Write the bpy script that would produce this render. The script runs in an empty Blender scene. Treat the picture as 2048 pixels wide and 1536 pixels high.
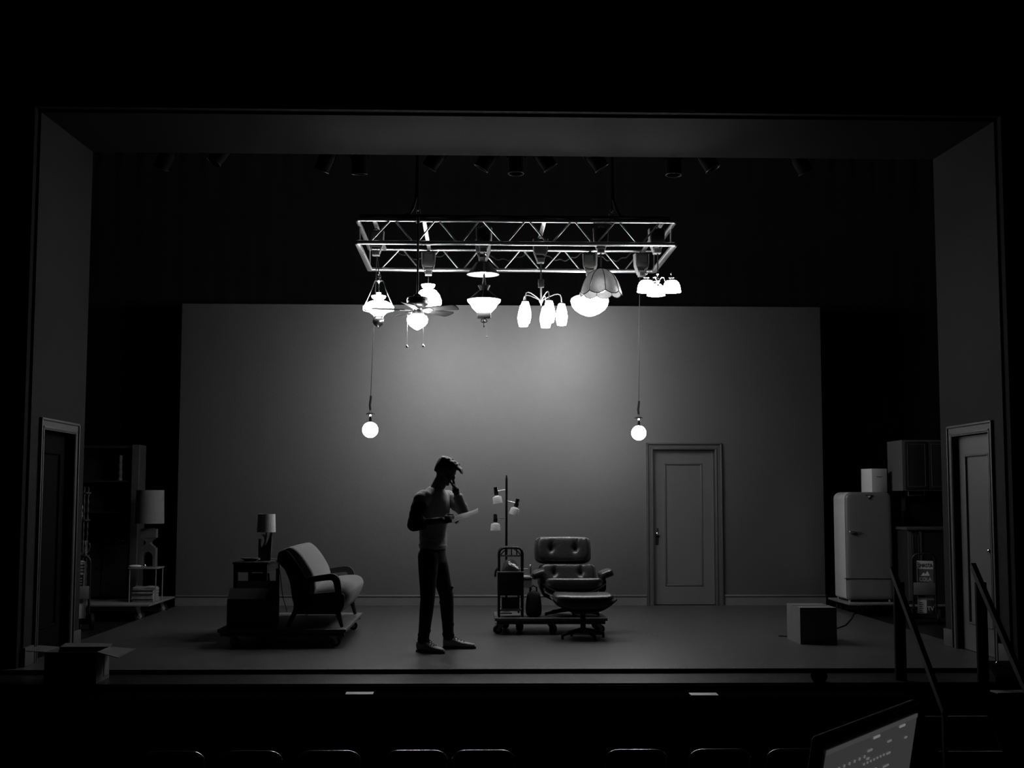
import bpy, bmesh, math, random
from mathutils import Vector, Matrix, Euler
C = bpy.context.scene.collection
SC = bpy.context.scene
PI = math.pi
random.seed(7)

# ------------------------------------------------------------------ camera, world, exposure
cam_d = bpy.data.cameras.new('camera')
cam = bpy.data.objects.new('camera', cam_d)
C.objects.link(cam)
SC.camera = cam
cam_d.sensor_fit = 'HORIZONTAL'
cam_d.sensor_width = 36.0
cam_d.lens = 2601.43 / 2048 * 36.0
cam_d.clip_start = 0.05
cam_d.clip_end = 60
_yaw, _pit, _rol = 0.0284616, 0.0880783, 0.0014385
_f = Vector((math.sin(_yaw)*math.cos(_pit), math.cos(_yaw)*math.cos(_pit), math.sin(_pit)))
_r = Vector((math.cos(_yaw), -math.sin(_yaw), 0))
_u = _r.cross(_f)
_r2 = _r*math.cos(_rol) + _u*math.sin(_rol)
_u2 = -_r*math.sin(_rol) + _u*math.cos(_rol)
_m = Matrix(((_r2.x, _u2.x, -_f.x), (_r2.y, _u2.y, -_f.y), (_r2.z, _u2.z, -_f.z))).to_4x4()
_m.translation = (-0.4016, -10.8427, 1.3917)
cam.matrix_world = _m

w = bpy.data.worlds.new('dark_theatre')
SC.world = w
w.use_nodes = True
w.node_tree.nodes['Background'].inputs[0].default_value = (1, 1, 1, 1)
w.node_tree.nodes['Background'].inputs[1].default_value = 0.0006
SC.view_settings.view_transform = 'Standard'
SC.view_settings.look = 'None'
SC.view_settings.gamma = 1.0
SC.view_settings.use_curve_mapping = False
SC.view_settings.exposure = 0.0
SC.cycles.use_denoising = True
SC.cycles.sample_clamp_indirect = 3.0
SC.cycles.max_bounces = 6
LAMP = 46.0          # radiance of the lit glass shades

# ------------------------------------------------------------------ materials
_M = {}
def mat(name, v, rough=0.6, metal=0.0, spec=0.5, noise=0.12, scale=6.0, bump=0.0, bscale=60.0, emit=0.0, coat=0.0, sheen=0.0, stretch=None, alpha=1.0, trans=0.0, ior=1.5):
    if name in _M: return _M[name]
    if not emit and metal < .3 and not name.startswith(('grey_wall', 'grey_return', 'dark_grey_soffit', 'grey_trim', 'grey_door', 'grey_deck', 'black_stage', 'black_wood', 'black_velour', 'black_satin', 'smoked', 'pure')):
        v *= .38          # reflectances are set for an exposure that holds the lamps' glow
    m = bpy.data.materials.new(name); m.use_nodes = True
    nt = m.node_tree; b = nt.nodes['Principled BSDF']
    tc = nt.nodes.new('ShaderNodeTexCoord')
    src = tc.outputs['Object']
    if stretch:
        mp = nt.nodes.new('ShaderNodeMapping'); mp.inputs['Scale'].default_value = stretch
        nt.links.new(src, mp.inputs['Vector']); src = mp.outputs['Vector']
    n = nt.nodes.new('ShaderNodeTexNoise'); n.inputs['Scale'].default_value = scale; n.inputs['Detail'].default_value = 4
    nt.links.new(src, n.inputs['Vector'])
    r = nt.nodes.new('ShaderNodeValToRGB')
    lo, hi = v*(1-noise), min(1, v*(1+noise))
    r.color_ramp.elements[0].position = .3; r.color_ramp.elements[1].position = .7
    r.color_ramp.elements[0].color = (lo, lo, lo, 1); r.color_ramp.elements[1].color = (hi, hi, hi, 1)
    nt.links.new(n.outputs['Fac'], r.inputs['Fac'])
    nt.links.new(r.outputs['Color'], b.inputs['Base Color'])
    b.inputs['Roughness'].default_value = rough
    b.inputs['Metallic'].default_value = metal
    b.inputs['IOR'].default_value = ior
    b.inputs['Specular IOR Level'].default_value = spec
    b.inputs['Coat Weight'].default_value = coat
    b.inputs['Sheen Weight'].default_value = sheen
    b.inputs['Transmission Weight'].default_value = trans
    b.inputs['Alpha'].default_value = alpha
    if emit:
        b.inputs['Emission Color'].default_value = (1, 1, 1, 1); b.inputs['Emission Strength'].default_value = emit
    if bump:
        n2 = nt.nodes.new('ShaderNodeTexNoise'); n2.inputs['Scale'].default_value = bscale; n2.inputs['Detail'].default_value = 3
        nt.links.new(src, n2.inputs['Vector'])
        bp = nt.nodes.new('ShaderNodeBump'); bp.inputs['Strength'].default_value = bump; bp.inputs['Distance'].default_value = 0.01
        nt.links.new(n2.outputs['Fac'], bp.inputs['Height']); nt.links.new(bp.outputs['Normal'], b.inputs['Normal'])
    _M[name] = m
    return m

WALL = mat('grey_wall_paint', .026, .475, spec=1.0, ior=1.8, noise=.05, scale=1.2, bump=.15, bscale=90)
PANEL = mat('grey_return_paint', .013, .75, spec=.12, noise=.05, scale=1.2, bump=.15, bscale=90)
SOFFIT = mat('dark_grey_soffit_shaded_paint', .0068, .8, spec=.05, noise=.05, scale=1.2, bump=.15, bscale=90)  # less upward lamp light is put into this colour, darker than the returns
BASEB = mat('grey_trim_baseboard', .11, .45, spec=.5, noise=.04)
TRIM = mat('grey_trim_paint', .06, .5, spec=.5, noise=.04)
DOOR = mat('grey_door_paint', .10, .36, spec=.7, noise=.04)
DECK = mat('grey_deck_paint', .042, .45, spec=.4, noise=.14, scale=2.2, bump=.1, bscale=25)
BLACKPAINT = mat('black_stage_paint', .006, .85, spec=.1, noise=.3)
APRON = mat('black_wood_apron', .006, .42, spec=.2, noise=.35, scale=3, stretch=(.4, 6, 6), bump=.1)
DRAPE = mat('black_velour', .006, .95, spec=.1, noise=.2, sheen=.1)
AUD = mat('black_carpet', .012, .95, spec=.1)
ALU = mat('aluminium', .78, .32, metal=1, noise=.06, scale=20, bump=.05)
CHROME = mat('chrome', .85, .12, metal=1, noise=.02)
BRASS = mat('dull_brass', .45, .25, metal=1, noise=.1)
DARKMETAL = mat('dark_metal', .04, .4, metal=.25, noise=.2)
BLACKMETAL = mat('black_metal', .014, .45, spec=.3, noise=.2)
BLACKRUB = mat('black_rubber', .010, .65, spec=.25)
GREYMETAL = mat('grey_metal', .25, .4, metal=.4, noise=.1)
GLASSLIT = mat('lit_opal_glass', .8, .3, emit=LAMP)
GLASSHOT = mat('bright_lit_opal_glass', .8, .3, emit=LAMP*1.9)
GLASSLOW = mat('soft_lit_opal_glass', .8, .3, emit=LAMP*.8)
BULBLIT = mat('lit_bulb_glass', .8, .2, emit=LAMP*1.7)
GLASSDIM = mat('glowing_glass', .8, .3, emit=.55, noise=.2, scale=30)
CLEARG = mat('clear_glass', .6, .05, trans=.9, noise=.02, alpha=.35)
WHITE = mat('white_paper', .75, .7, noise=.05)
OFFWHITE = mat('pure_off_white_print', .5, .75, noise=.1, scale=15)
ENAMEL = mat('pure_white_enamel', .52, .35, coat=.2, noise=.03)
GREYPLATE = mat('grey_plate', .2, .55, noise=.1)
CARD = mat('brown_cardboard', .26, .85, noise=.1, scale=10)
CARDDARK = mat('dark_cardboard', .09, .85, noise=.15)
LEATHER = mat('black_leather', .07, .36, spec=.7, noise=.2, bump=.25, bscale=45)
PLY = mat('moulded_veneer', .22, .3, noise=.25, scale=4, stretch=(1, 12, 12), coat=.3)
TWEED = mat('grey_tweed', .34, .95, noise=.22, scale=120, bump=.5, bscale=240, sheen=.3)
DARKWOOD = mat('dark_stained_wood', .035, .42, noise=.35, scale=5, stretch=(1, 1, 10), coat=.2)
PLYDECK = mat('worn_plywood', .2, .7, noise=.2, scale=5, stretch=(2, 8, 2))
SHADEFAB = mat('pure_linen_lampshade', .42, .9, noise=.08, scale=60, bump=.2, bscale=150)
CERAMIC = mat('dark_ceramic', .07, .5, noise=.3)
CERAMICL = mat('grey_ceramic', .17, .5, noise=.3)
SKIN = mat('skin', .3, .55, spec=.4, noise=.06, scale=20)
HAIR = mat('dark_hair', .018, .5, noise=.4, scale=40, stretch=(1, 1, 4), bump=.6, bscale=60)
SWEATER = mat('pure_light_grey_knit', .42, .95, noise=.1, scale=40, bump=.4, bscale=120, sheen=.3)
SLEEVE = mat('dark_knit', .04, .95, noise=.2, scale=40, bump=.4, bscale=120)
JEANS = mat('black_denim', .022, .85, noise=.25, scale=30, bump=.3, bscale=100)
SHOE = mat('pure_grey_canvas', .35, .8, noise=.1, scale=50, bump=.2)
SOLE = mat('dark_rubber_sole', .04, .7)
INK = mat('pure_dark_print', .008, .7)
FABRICB = mat('black_fabric', .02, .9, noise=.3, scale=50, bump=.3)
VENT = mat('white_bracket_paint', .3, .6, spec=.3, noise=.06)
PALEWOOD = mat('grey_wood_blade', .13, .8, spec=.15, noise=.25, scale=5, stretch=(1, 10, 1))
BLADERIM = mat('dark_blade_rim', .02, .8, spec=.1)
NEWS = mat('newsprint', .5, .9, noise=.35, scale=45)

# ------------------------------------------------------------------ mesh builder
def basis(d):
    d = Vector(d).normalized()
    a = Vector((0, 0, 1)) if abs(d.z) < .9 else Vector((1, 0, 0))
    u = d.cross(a).normalized()
    return u, d.cross(u).normalized(), d

class MB:
    def __init__(s): s.v = []; s.f = []
    def add(s, vs, fs, M=None):
        o = len(s.v)
        s.v += [(M @ Vector(p)) if M else Vector(p) for p in vs]
        s.f += [[i+o for i in f] for f in fs]
        return s
    def box(s, c, size, rot=(0, 0, 0), bev=0.0, taper=None):
        x, y, z = [a/2 for a in size]
        M = Matrix.Translation(c) @ Euler(rot).to_matrix().to_4x4()
        if bev > 0:
            bm = bmesh.new()
            bmesh.ops.create_cube(bm, size=1)
            for q in bm.verts: q.co = Vector((q.co.x*size[0], q.co.y*size[1], q.co.z*size[2]))
            bmesh.ops.bevel(bm, geom=bm.edges[:], offset=min(bev, min(size)*.49), segments=2, profile=.5, affect='EDGES')
            bm.verts.index_update()
            s.add([q.co.copy() for q in bm.verts], [[q.index for q in f.verts] for f in bm.faces], M)
            bm.free(); return s
        t = taper or 1
        vs = [(-x, -y, -z), (x, -y, -z), (x, y, -z), (-x, y, -z), (-x*t, -y*t, z), (x*t, -y*t, z), (x*t, y*t, z), (-x*t, y*t, z)]
        return s.add(vs, [(3, 2, 1, 0), (4, 5, 6, 7), (0, 1, 5, 4), (1, 2, 6, 5), (2, 3, 7, 6), (3, 0, 4, 7)], M)
    def bb(s, x0, x1, y0, y1, z0, z1, bev=0.0):
        return s.box(((x0+x1)/2, (y0+y1)/2, (z0+z1)/2), (x1-x0, y1-y0, z1-z0), bev=bev)
    def cyl(s, p0, p1, r0, r1=None, n=14):
        r1 = r0 if r1 is None else r1
        p0, p1 = Vector(p0), Vector(p1)
        u, v, d = basis(p1-p0)
        vs = []
        for p, r in ((p0, r0), (p1, r1)):
            for k in range(n):
                a = 2*PI*k/n; vs.append(p + (u*math.cos(a)+v*math.sin(a))*r)
        fs = [(k, (k+1) % n, n+(k+1) % n, n+k) for k in range(n)]
        fs += [list(range(n))[::-1], list(range(n, 2*n))]
        return s.add(vs, fs)
    def tube(s, pts, r, n=8, closed=False):
        pts = [Vector(p) for p in pts]; N = len(pts)
        rs = r if isinstance(r, (list, tuple)) else [r]*N
        vs = []; pu = None
        for i, p in enumerate(pts):
            a = pts[(i-1) % N] if (i or closed) else p
            b = pts[(i+1) % N] if (i < N-1 or closed) else p
            d = (b-a).normalized()
            if pu is None: pu = basis(d)[0]
            pu = (pu - d*pu.dot(d)).normalized(); v = d.cross(pu)
            for k in range(n):
                t = 2*PI*k/n; vs.append(p + (pu*math.cos(t)+v*math.sin(t))*rs[i])
        fs = []
        for i in range(N if closed else N-1):
            j = (i+1) % N
            for k in range(n): fs.append((i*n+k, i*n+(k+1) % n, j*n+(k+1) % n, j*n+k))
        if not closed: fs += [list(range(n))[::-1], list(range((N-1)*n, N*n))]
        return s.add(vs, fs)
    def lathe(s, prof, c=(0, 0, 0), n=32, rot=None):
        M = Matrix.Translation(c) @ (Euler(rot).to_matrix().to_4x4() if rot else Matrix.Identity(4))
        vs = []; m = len(prof)
        for r, z in prof:
            for k in range(n):
                a = 2*PI*k/n; vs.append((max(r, 1e-5)*math.cos(a), max(r, 1e-5)*math.sin(a), z))
        fs = []
        for i in range(m-1):
            for k in range(n): fs.append((i*n+k, i*n+(k+1) % n, (i+1)*n+(k+1) % n, (i+1)*n+k))
        return s.add(vs, fs, M)
    def sph(s, c, r, rot=(0, 0, 0), u=16, v=10):
        r = (r, r, r) if not isinstance(r, (list, tuple)) else r
        return s.sel(c, [2*a for a in r], 1, 1, rot, u=u, v=v)
    def sel(s, c, size, e1=.3, e2=.3, rot=(0, 0, 0), u=32, v=16, fn=None):
        """super-ellipsoid cushion; e1 rounds the sides, e2 the outline"""
        M = Matrix.Translation(c) @ Euler(rot).to_matrix().to_4x4()
        sg = lambda q, e: math.copysign(abs(q)**e, q)
        vs = []
        for i in range(v+1):
            ph = -PI/2+PI*i/v
            for k in range(u):
                t = 2*PI*k/u
                p = Vector((size[0]/2*sg(math.cos(ph), e1)*sg(math.cos(t), e2), size[1]/2*sg(math.cos(ph), e1)*sg(math.sin(t), e2), size[2]/2*sg(math.sin(ph), e1)))
                vs.append(fn(p) if fn else p)
        fs = []
        for i in range(v):
            for k in range(u): fs.append((i*u+k, i*u+(k+1) % u, (i+1)*u+(k+1) % u, (i+1)*u+k))
        return s.add(vs, fs, M)
    def prism(s, poly, a, b, plane='XZ'):
        n = len(poly)
        if plane == 'XZ': g = lambda p, t: (p[0], t, p[1])
        elif plane == 'XY': g = lambda p, t: (p[0], p[1], t)
        else: g = lambda p, t: (t, p[0], p[1])
        vs = [g(p, a) for p in poly]+[g(p, b) for p in poly]
        fs = [list(range(n))[::-1], list(range(n, 2*n))]+[(k, (k+1) % n, n+(k+1) % n, n+k) for k in range(n)]
        return s.add(vs, fs)
    def grid(s, P, thick=0.0):
        """P: rows of points; a sheet, doubled to a slab of the given thickness"""
        R, K = len(P), len(P[0]); P = [[Vector(p) for p in row] for row in P]
        fs = [(i*K+k, i*K+k+1, (i+1)*K+k+1, (i+1)*K+k) for i in range(R-1) for k in range(K-1)]
        if not thick: return s.add([p for row in P for p in row], fs)
        N = []
        for i in range(R):
            for k in range(K):
                du = P[i][min(k+1, K-1)]-P[i][max(k-1, 0)]; dv = P[min(i+1, R-1)][k]-P[max(i-1, 0)][k]
                N.append(du.cross(dv).normalized())
        fl = [p for row in P for p in row]
        vs = [p+N[i]*thick/2 for i, p in enumerate(fl)]+[p-N[i]*thick/2 for i, p in enumerate(fl)]
        o = R*K
        fs2 = fs+[[q+o for q in f][::-1] for f in fs]
        rim = [(0, k) for k in range(K)]+[(i, K-1) for i in range(1, R)]+[(R-1, k) for k in range(K-2, -1, -1)]+[(i, 0) for i in range(R-2, 0, -1)]
        rim = [i*K+k for i, k in rim]
        for i in range(len(rim)):
            a, b = rim[i], rim[(i+1) % len(rim)]; fs2.append((b, a, a+o, b+o))
        return s.add(vs, fs2)
    def mesh(s, name, angle=40):
        me = bpy.data.meshes.new(name)
        me.from_pydata([tuple(p) for p in s.v], [], s.f)
        bm = bmesh.new(); bm.from_mesh(me)
        bmesh.ops.remove_doubles(bm, verts=bm.verts[:], dist=1e-5)
        bmesh.ops.recalc_face_normals(bm, faces=bm.faces[:])
        bm.to_mesh(me); bm.free()
        for p in me.polygons: p.use_smooth = True
        me.set_sharp_from_angle(angle=math.radians(angle))
        return me
    def build(s, name, m, parent=None, loc=None, rot=None, angle=40):
        me = s.mesh(name, angle); me.materials.append(m)
        o = bpy.data.objects.new(name, me); C.objects.link(o)
        if parent: o.parent = parent
        if loc: o.location = loc
        if rot: o.rotation_euler = rot
        return o

def thing(name, label, cat, loc=(0, 0, 0), rot=(0, 0, 0), group=None):
    o = bpy.data.objects.new(name, None); C.objects.link(o)
    o.location = loc; o.rotation_euler = rot; o.empty_display_size = .05
    return tag(o, label, cat, group)
def tag(o, label, cat, group=None):
    o['label'] = label; o['category'] = cat
    if group: o['group'] = group
    return o
def struct(o, label=None):
    o['kind'] = 'structure'
    if label: o['label'] = label
    return o
def dup(root, loc, label, rot=None):
    r = root.copy(); C.objects.link(r); r.location = loc; r['label'] = label
    if rot is not None: r.rotation_euler = rot
    for ch in list(root.children):
        c = ch.copy(); C.objects.link(c); c.parent = r
        for g in ch.children:
            d = g.copy(); C.objects.link(d); d.parent = c
    return r
def spline(pts, n=4, closed=False):
    """Catmull-Rom curve through the points"""
    P = [Vector(p) for p in pts]; N = len(P); out = []
    g = (lambda i: P[i % N]) if closed else (lambda i: P[max(0, min(N-1, i))])
    for i in range(N if closed else N-1):
        a, b, c, d = g(i-1), g(i), g(i+1), g(i+2)
        for k in range(n):
            t = k/n
            out.append(tuple(.5*((2*b)+(c-a)*t+(2*a-5*b+4*c-d)*t*t+(3*b-a-3*c+d)*t**3)))
    if not closed: out.append(tuple(P[-1]))
    return out
def arc(c, r, a0, a1, n, plane='XZ'):
    out = []
    for i in range(n+1):
        a = a0+(a1-a0)*i/n; x, y = r*math.cos(a), r*math.sin(a)
        out.append((c[0]+x, c[1], c[2]+y) if plane == 'XZ' else ((c[0]+x, c[1]+y, c[2]) if plane == 'XY' else (c[0], c[1]+x, c[2]+y)))
    return out
def fuse(mb, voxel, smooth=4, factor=.5):
    """merge overlapping closed shapes into one continuous skin"""
    me = mb.mesh('fuse'); o = bpy.data.objects.new('fuse', me); C.objects.link(o)
    m = o.modifiers.new('r', 'REMESH'); m.mode = 'VOXEL'; m.voxel_size = voxel
    if smooth:
        q = o.modifiers.new('s', 'SMOOTH'); q.iterations = smooth; q.factor = factor
    bpy.context.view_layer.update()
    res = bpy.data.meshes.new_from_object(o.evaluated_get(bpy.context.evaluated_depsgraph_get()))
    bpy.data.objects.remove(o); bpy.data.meshes.remove(me)
    for p in res.polygons: p.use_smooth = True
    return res
def fused(mb, name, m, parent, voxel=.008, smooth=4, factor=.5):
    mb.v = [v-Vector(parent.location) for v in mb.v]
    me = fuse(mb, voxel, smooth, factor); me.name = name; me.materials.clear(); me.materials.append(m)
    o = bpy.data.objects.new(name, me); C.objects.link(o); o.parent = parent
    return o
def text(name, body, size, m, parent, loc, rot, depth=.001, sx=1.0):
    cu = bpy.data.curves.new(name, 'FONT'); cu.body = body; cu.size = size; cu.extrude = depth; cu.align_x = 'CENTER'; cu.align_y = 'CENTER'
    t = bpy.data.objects.new(name, cu); C.objects.link(t)
    me = bpy.data.meshes.new_from_object(t); bpy.data.objects.remove(t)
    me.materials.clear(); me.materials.append(m)
    o = bpy.data.objects.new(name, me); C.objects.link(o); o.parent = parent; o.location = loc; o.rotation_euler = rot; o.scale = (sx, 1, 1)
    return o

# ------------------------------------------------------------------ the setting
HW, HX = 4.13, 4.27
ZW = -.035                                    # stage platform (wings and apron), just below the grey deck
YB, HB = 6.40, 3.97
YF, YI = .18, 1.69
struct(MB().bb(-HX, HX, 0, YB, -.035, 0).build('floor', DECK), 'grey painted deck of the set')
mb = MB().bb(-9, 9, -.58, 9, -1.12, ZW-.0005); struct(mb.build('floor', APRON), 'black stage platform with apron')
struct(MB().bb(-9, 9, -14, -.58, -1.22, -1.12).build('floor', AUD), 'dark auditorium floor')
mb = MB().bb(-9, 9, -.60, -.585, -1.12, -.05); struct(mb.build('trim_1', BLACKPAINT), 'black stage front facing')
# back wall of the set, with the doorway cut through
dx0, dx1, dz = 1.965, 2.785, 2.045
mb = MB().bb(-4.295, dx0, YB, YB+.1, 0, HB).bb(dx1, 4.238, YB, YB+.1, 0, HB).bb(dx0, dx1, YB, YB+.1, dz, HB)
struct(mb.build('wall_back', WALL), 'grey back wall of the set')
def base(x0, x1, y, name):
    m = MB().bb(x0, x1, y-.018, y, 0, .115); m.bb(x0, x1, y-.032, y, .112, .137, bev=.010)
    struct(m.build(name, BASEB))
base(-4.295, 1.868, YB, 'baseboard_back'); base(2.885, 4.238, YB, 'baseboard_back')
def casing(m, x0, x1, z1, y, wd, th=.03, bd=.028):
    """door casing in the XZ plane around an opening; faces -Y"""
    for a, b in ((x0-wd, x0), (x1, x1+wd)):
        m.bb(a, b, y-th, y, 0, z1+wd)
    m.bb(x0, x1, y-th, y, z1, z1+wd)
    for o_, t in ((wd, bd), (wd*.3, bd*.45)):
        m.bb(x0-o_, x0-o_+.022, y-th-t, y-th, 0, z1+o_, bev=.006); m.bb(x1+o_-.022, x1+o_, y-th-t, y-th, 0, z1+o_, bev=.006)
        m.bb(x0-o_, x1+o_, y-th-t, y-th, z1+o_-.022, z1+o_, bev=.006)
    return m
m = casing(MB(), dx0, dx1, dz, YB, .092)
m.bb(dx0-.02, dx0, YB, YB+.1, 0, dz).bb(dx1, dx1+.02, YB, YB+.1, 0, dz).bb(dx0, dx1, YB, YB+.1, dz, dz+.02)
struct(m.build('trim_2', TRIM), 'moulded casing of the back door')
def slab(name, w, h, knob_x, label, m_=None):
    """a one-panel door, hinge edge at x=0, faces -Y"""
    m = MB(); fr = .15
    m.bb(0, w, .012, .04, 0, h)
    m.bb(0, fr, 0, .012, 0, h).bb(w-fr, w, 0, .012, 0, h).bb(fr, w-fr, 0, .012, 0, .24).bb(fr, w-fr, 0, .012, h-.17, h)
    o = struct(m.build(name, m_ or DOOR), label)
    q = MB()
    for a, b, c, d in ((fr, w-fr, .24, .262), (fr, w-fr, h-.192, h-.17), (fr, fr+.022, .24, h-.17), (w-fr-.022, w-fr, .24, h-.17)):
        q.bb(a, b, -.008, .014, c, d, bev=.006)
    q.build('panel_moulding', m_ or TRIM, o)
    k = MB().cyl((knob_x, 0, .93), (knob_x, -.03, .93), .011).sph((knob_x, -.045, .93), (.026, .02, .026))
    k.build('door_knob', CHROME, o)
    e = MB().bb(knob_x-.022, knob_x+.022, -.004, .001, .78, 1.0, bev=.003)
    e.build('lock_plate', DARKMETAL, o)
    return o
d = slab('door_1', dx1-dx0-.012, dz-.012, .045, 'grey one-panel door in the back wall')
d.location = (dx0+.006, YB+.055, .006)
# proscenium returns with doorways, each in its own local XZ plane
def ret(side):
    s = 1 if side == 'right' else -1
    y0, y1, dh = .495, 1.376, 1.985
    xa, xb = (HW, HW+.12) if s > 0 else (-HW-.12, -HW)
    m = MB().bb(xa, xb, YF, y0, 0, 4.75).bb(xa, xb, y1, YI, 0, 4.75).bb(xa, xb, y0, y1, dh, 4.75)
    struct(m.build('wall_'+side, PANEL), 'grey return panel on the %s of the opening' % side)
    m = casing(MB(), -y1, -y0, dh, 0, .10, .012, .014) if s > 0 else casing(MB(), y0, y1, dh, 0, .10, .012, .014)
    m.bb(*((-y1-.018, -y1) if s > 0 else (y0-.018, y0)), 0, .12, 0, dh).bb(*((-y0, -y0+.018) if s > 0 else (y1, y1+.018)), 0, .12, 0, dh)
    o = struct(m.build('trim_3', TRIM), 'moulded door casing on the %s return' % side)
    o.rotation_euler = (0, 0, -PI/2 if s > 0 else PI/2); o.location = (s*HW, 0, 0)
    m = MB()
    for a, b in ((YF-.012, y0-.105), (y1+.105, YI+.012)):
        m.bb(*((HW-.022, HW+.02) if s > 0 else (-HW-.02, -HW+.022)), a, b, 0, .16, bev=.006)
    struct(m.build('baseboard_'+side, TRIM))
    return y0, y1, dh
y0, y1, dh = ret('left'); ret('right')
d = slab('door_2', y1-y0-.012, dh-.012, y1-y0-.095, 'grey one-panel door in the right return, closed')
d.rotation_euler = (0, 0, -PI/2); d.location = (HW+.052, y1-.006, .006)
DOORB = mat('black_stage_door_paint', .0012, .8, spec=.05)
d = slab('door_3', y1-y0-.012, dh-.012, .045, 'black door standing shut in the left return', DOORB)
d.rotation_euler = (0, 0, PI/2); d.location = (-HW-.072, y0+.006, .006)
# header soffit
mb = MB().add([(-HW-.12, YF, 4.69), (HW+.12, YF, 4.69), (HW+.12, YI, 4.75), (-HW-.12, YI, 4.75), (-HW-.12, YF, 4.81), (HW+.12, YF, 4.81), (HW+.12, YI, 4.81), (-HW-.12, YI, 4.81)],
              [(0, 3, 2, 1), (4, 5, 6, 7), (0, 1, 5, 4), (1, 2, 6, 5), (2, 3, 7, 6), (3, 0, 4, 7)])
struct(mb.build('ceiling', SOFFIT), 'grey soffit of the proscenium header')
mb = MB().bb(-9, -HW-.02, YF-.1, YF-.002, ZW, 8).bb(HW+.02, 9, YF-.1, YF-.002, ZW, 8).bb(-HW-.02, HW+.02, YF-.1, YF-.002, 4.71, 8)
struct(mb.build('wall_front', BLACKPAINT), 'black proscenium wall around the opening')
mb = MB()
for s in (-1, 1): mb.bb(*sorted((s*(HW+.20), s*(HW+.24))), YF-.13, YF-.1, ZW, 4.98)
mb.bb(-HW-.24, HW+.24, YF-.13, YF-.1, 4.94, 4.98)
struct(mb.build('trim_4', mat('black_satin_trim', .01, .6, spec=.2)), 'thin black bead around the proscenium')
struct(MB().bb(-9, 9, -.5, 9, 7.5, 7.6).build('ceiling', BLACKPAINT), 'black stage house roof')
struct(MB().bb(-9, 9, 8.6, 8.7, ZW, 7.5).build('wall_rear', BLACKPAINT), 'black rear wall of the stage house')
def curtain(name, p0, p1, z0, z1, label, amp=.02, wl=.3):
    p0, p1 = Vector(p0), Vector(p1); L = (p1-p0).length; n = int(L/wl*8); dr = (p1-p0)/L; nr = Vector((-dr.y, dr.x, 0))
    rows = []
    for z in (z0, z0+.4, (z0+z1)/2, z1):
        rows.append([Vector((*(p0+dr*L*i/n+nr*amp*(math.sin(2*PI*L*i/n/wl)+.3*math.sin(5.1*L*i/n)))[:2], z)) for i in range(n+1)])
    o = MB().grid(rows, .006).build(name, DRAPE, angle=180)
    return tag(o, label, 'curtain')
curtain('stage_curtain', (-7.2, 7.7, 0), (7.2, 7.7, 0), ZW, 7.5, 'black pleated backdrop curtain across the rear of the stage')
curtain('wing_curtain', (-6.3, 1.2, 0), (-6.3, 7.4, 0), ZW, 7.5, 'black curtain closing the wing on the left')
curtain('wing_curtain', (6.3, 7.4, 0), (6.3, 1.2, 0), ZW, 7.5, 'black curtain closing the wing on the right')

# ------------------------------------------------------------------ lighting truss
TF, TR_ = 2.598, 4.210
ZB, ZT = 4.0580, 4.2977
tr = thing('lighting_truss', 'rectangular aluminium ladder truss frame hung flat above the set', 'truss', (0, 3.404, ZB))
def tpart(name, fn, m=ALU):
    q = MB(); fn(q); o = q.build(name, m, tr); o.location = (0, -3.404, -ZB); return o
X0, X1 = -1.6361, 1.6910
for y in (TF, TR_):
    tpart('chord', lambda q: q.cyl((X0, y, ZT), (X1, y, ZT), 0.0183, n=16))
    tpart('chord', lambda q: q.cyl((X0, y, ZB), (X1, y, ZB), 0.0236, n=16))
    xs = [-1.529, -1.271, -1.034, -0.808, -0.572, -0.346, -0.099, 0.138, 0.374, 0.621, 0.847, 1.084, 1.320, 1.557]
    for i in range(len(xs)-1):
        a, b = (ZB, ZT) if i % 2 == 0 else (ZT, ZB)
        tpart('brace', lambda q: q.cyl((xs[i]+.018, y, a), (xs[i+1]-.018, y, b), 0.0091, n=10))
for x in (X0, X1):
    tpart('side_bar', lambda q: q.bb(x-.028, x+.028, TF, TR_, ZB-.024, ZB+.024, bev=.012))
    tpart('side_bar', lambda q: q.bb(x-.022, x+.022, TF, TR_, ZT-.02, ZT+.02, bev=.01))
    for y in (TF+.25, TR_-.04): tpart('upright', lambda q: q.cyl((x, y, ZB), (x, y, ZT), .012, n=10))
for x in (-1.464, -0.943, 0.316, 1.567):
    tpart('cross_bar', lambda q: q.bb(x-.022, x+.022, TF, TR_, ZT-.012, ZT+.012, bev=.006))
# black cable bundle along the front top chord, and draped cables inside
def wire(name, pts, r, label, cat='cable', m=BLACKRUB, group=None):
    return tag(MB().tube(pts, r, n=8).build(name, m), label, cat, group)
wire('cable_bundle', [(-1.615, TF, ZT+0.0371)]+[(-1.582+0.1612*i, TF+.006*math.sin(i*2.1), ZT+0.0403+.003*math.sin(i*1.7)) for i in range(1, 20)]+[(1.643, TF, ZT+0.0371)], 0.0188, 'black cable bundle lying along the front top rail of the truss')
random.seed(3)
for i, (xa, xb, lab) in enumerate([(-1.400, -0.636, 'loose black cable sagging behind the left third of the truss'), (-0.400, 0.288, 'loose black cable sagging inside the truss left of its middle'), (0.310, 0.912, 'loose black cable sagging inside the truss right of its middle'), (0.955, 1.492, 'loose black cable sagging inside the right end of the truss')]):
    n = 30
    pts = [(xa+(xb-xa)*k/n, TR_+.028+.05*math.sin(PI*k/n), ZT+.02-.12*math.sin(PI*k/n)+.012*math.sin(k)) for k in range(n+1)]
    pts[0] = (xa, TR_+.01, ZT+0.029); pts[-1] = (xb, TR_+.01, ZT+0.029)
    wire('sagging_cable', pts, .009, lab)
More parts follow.
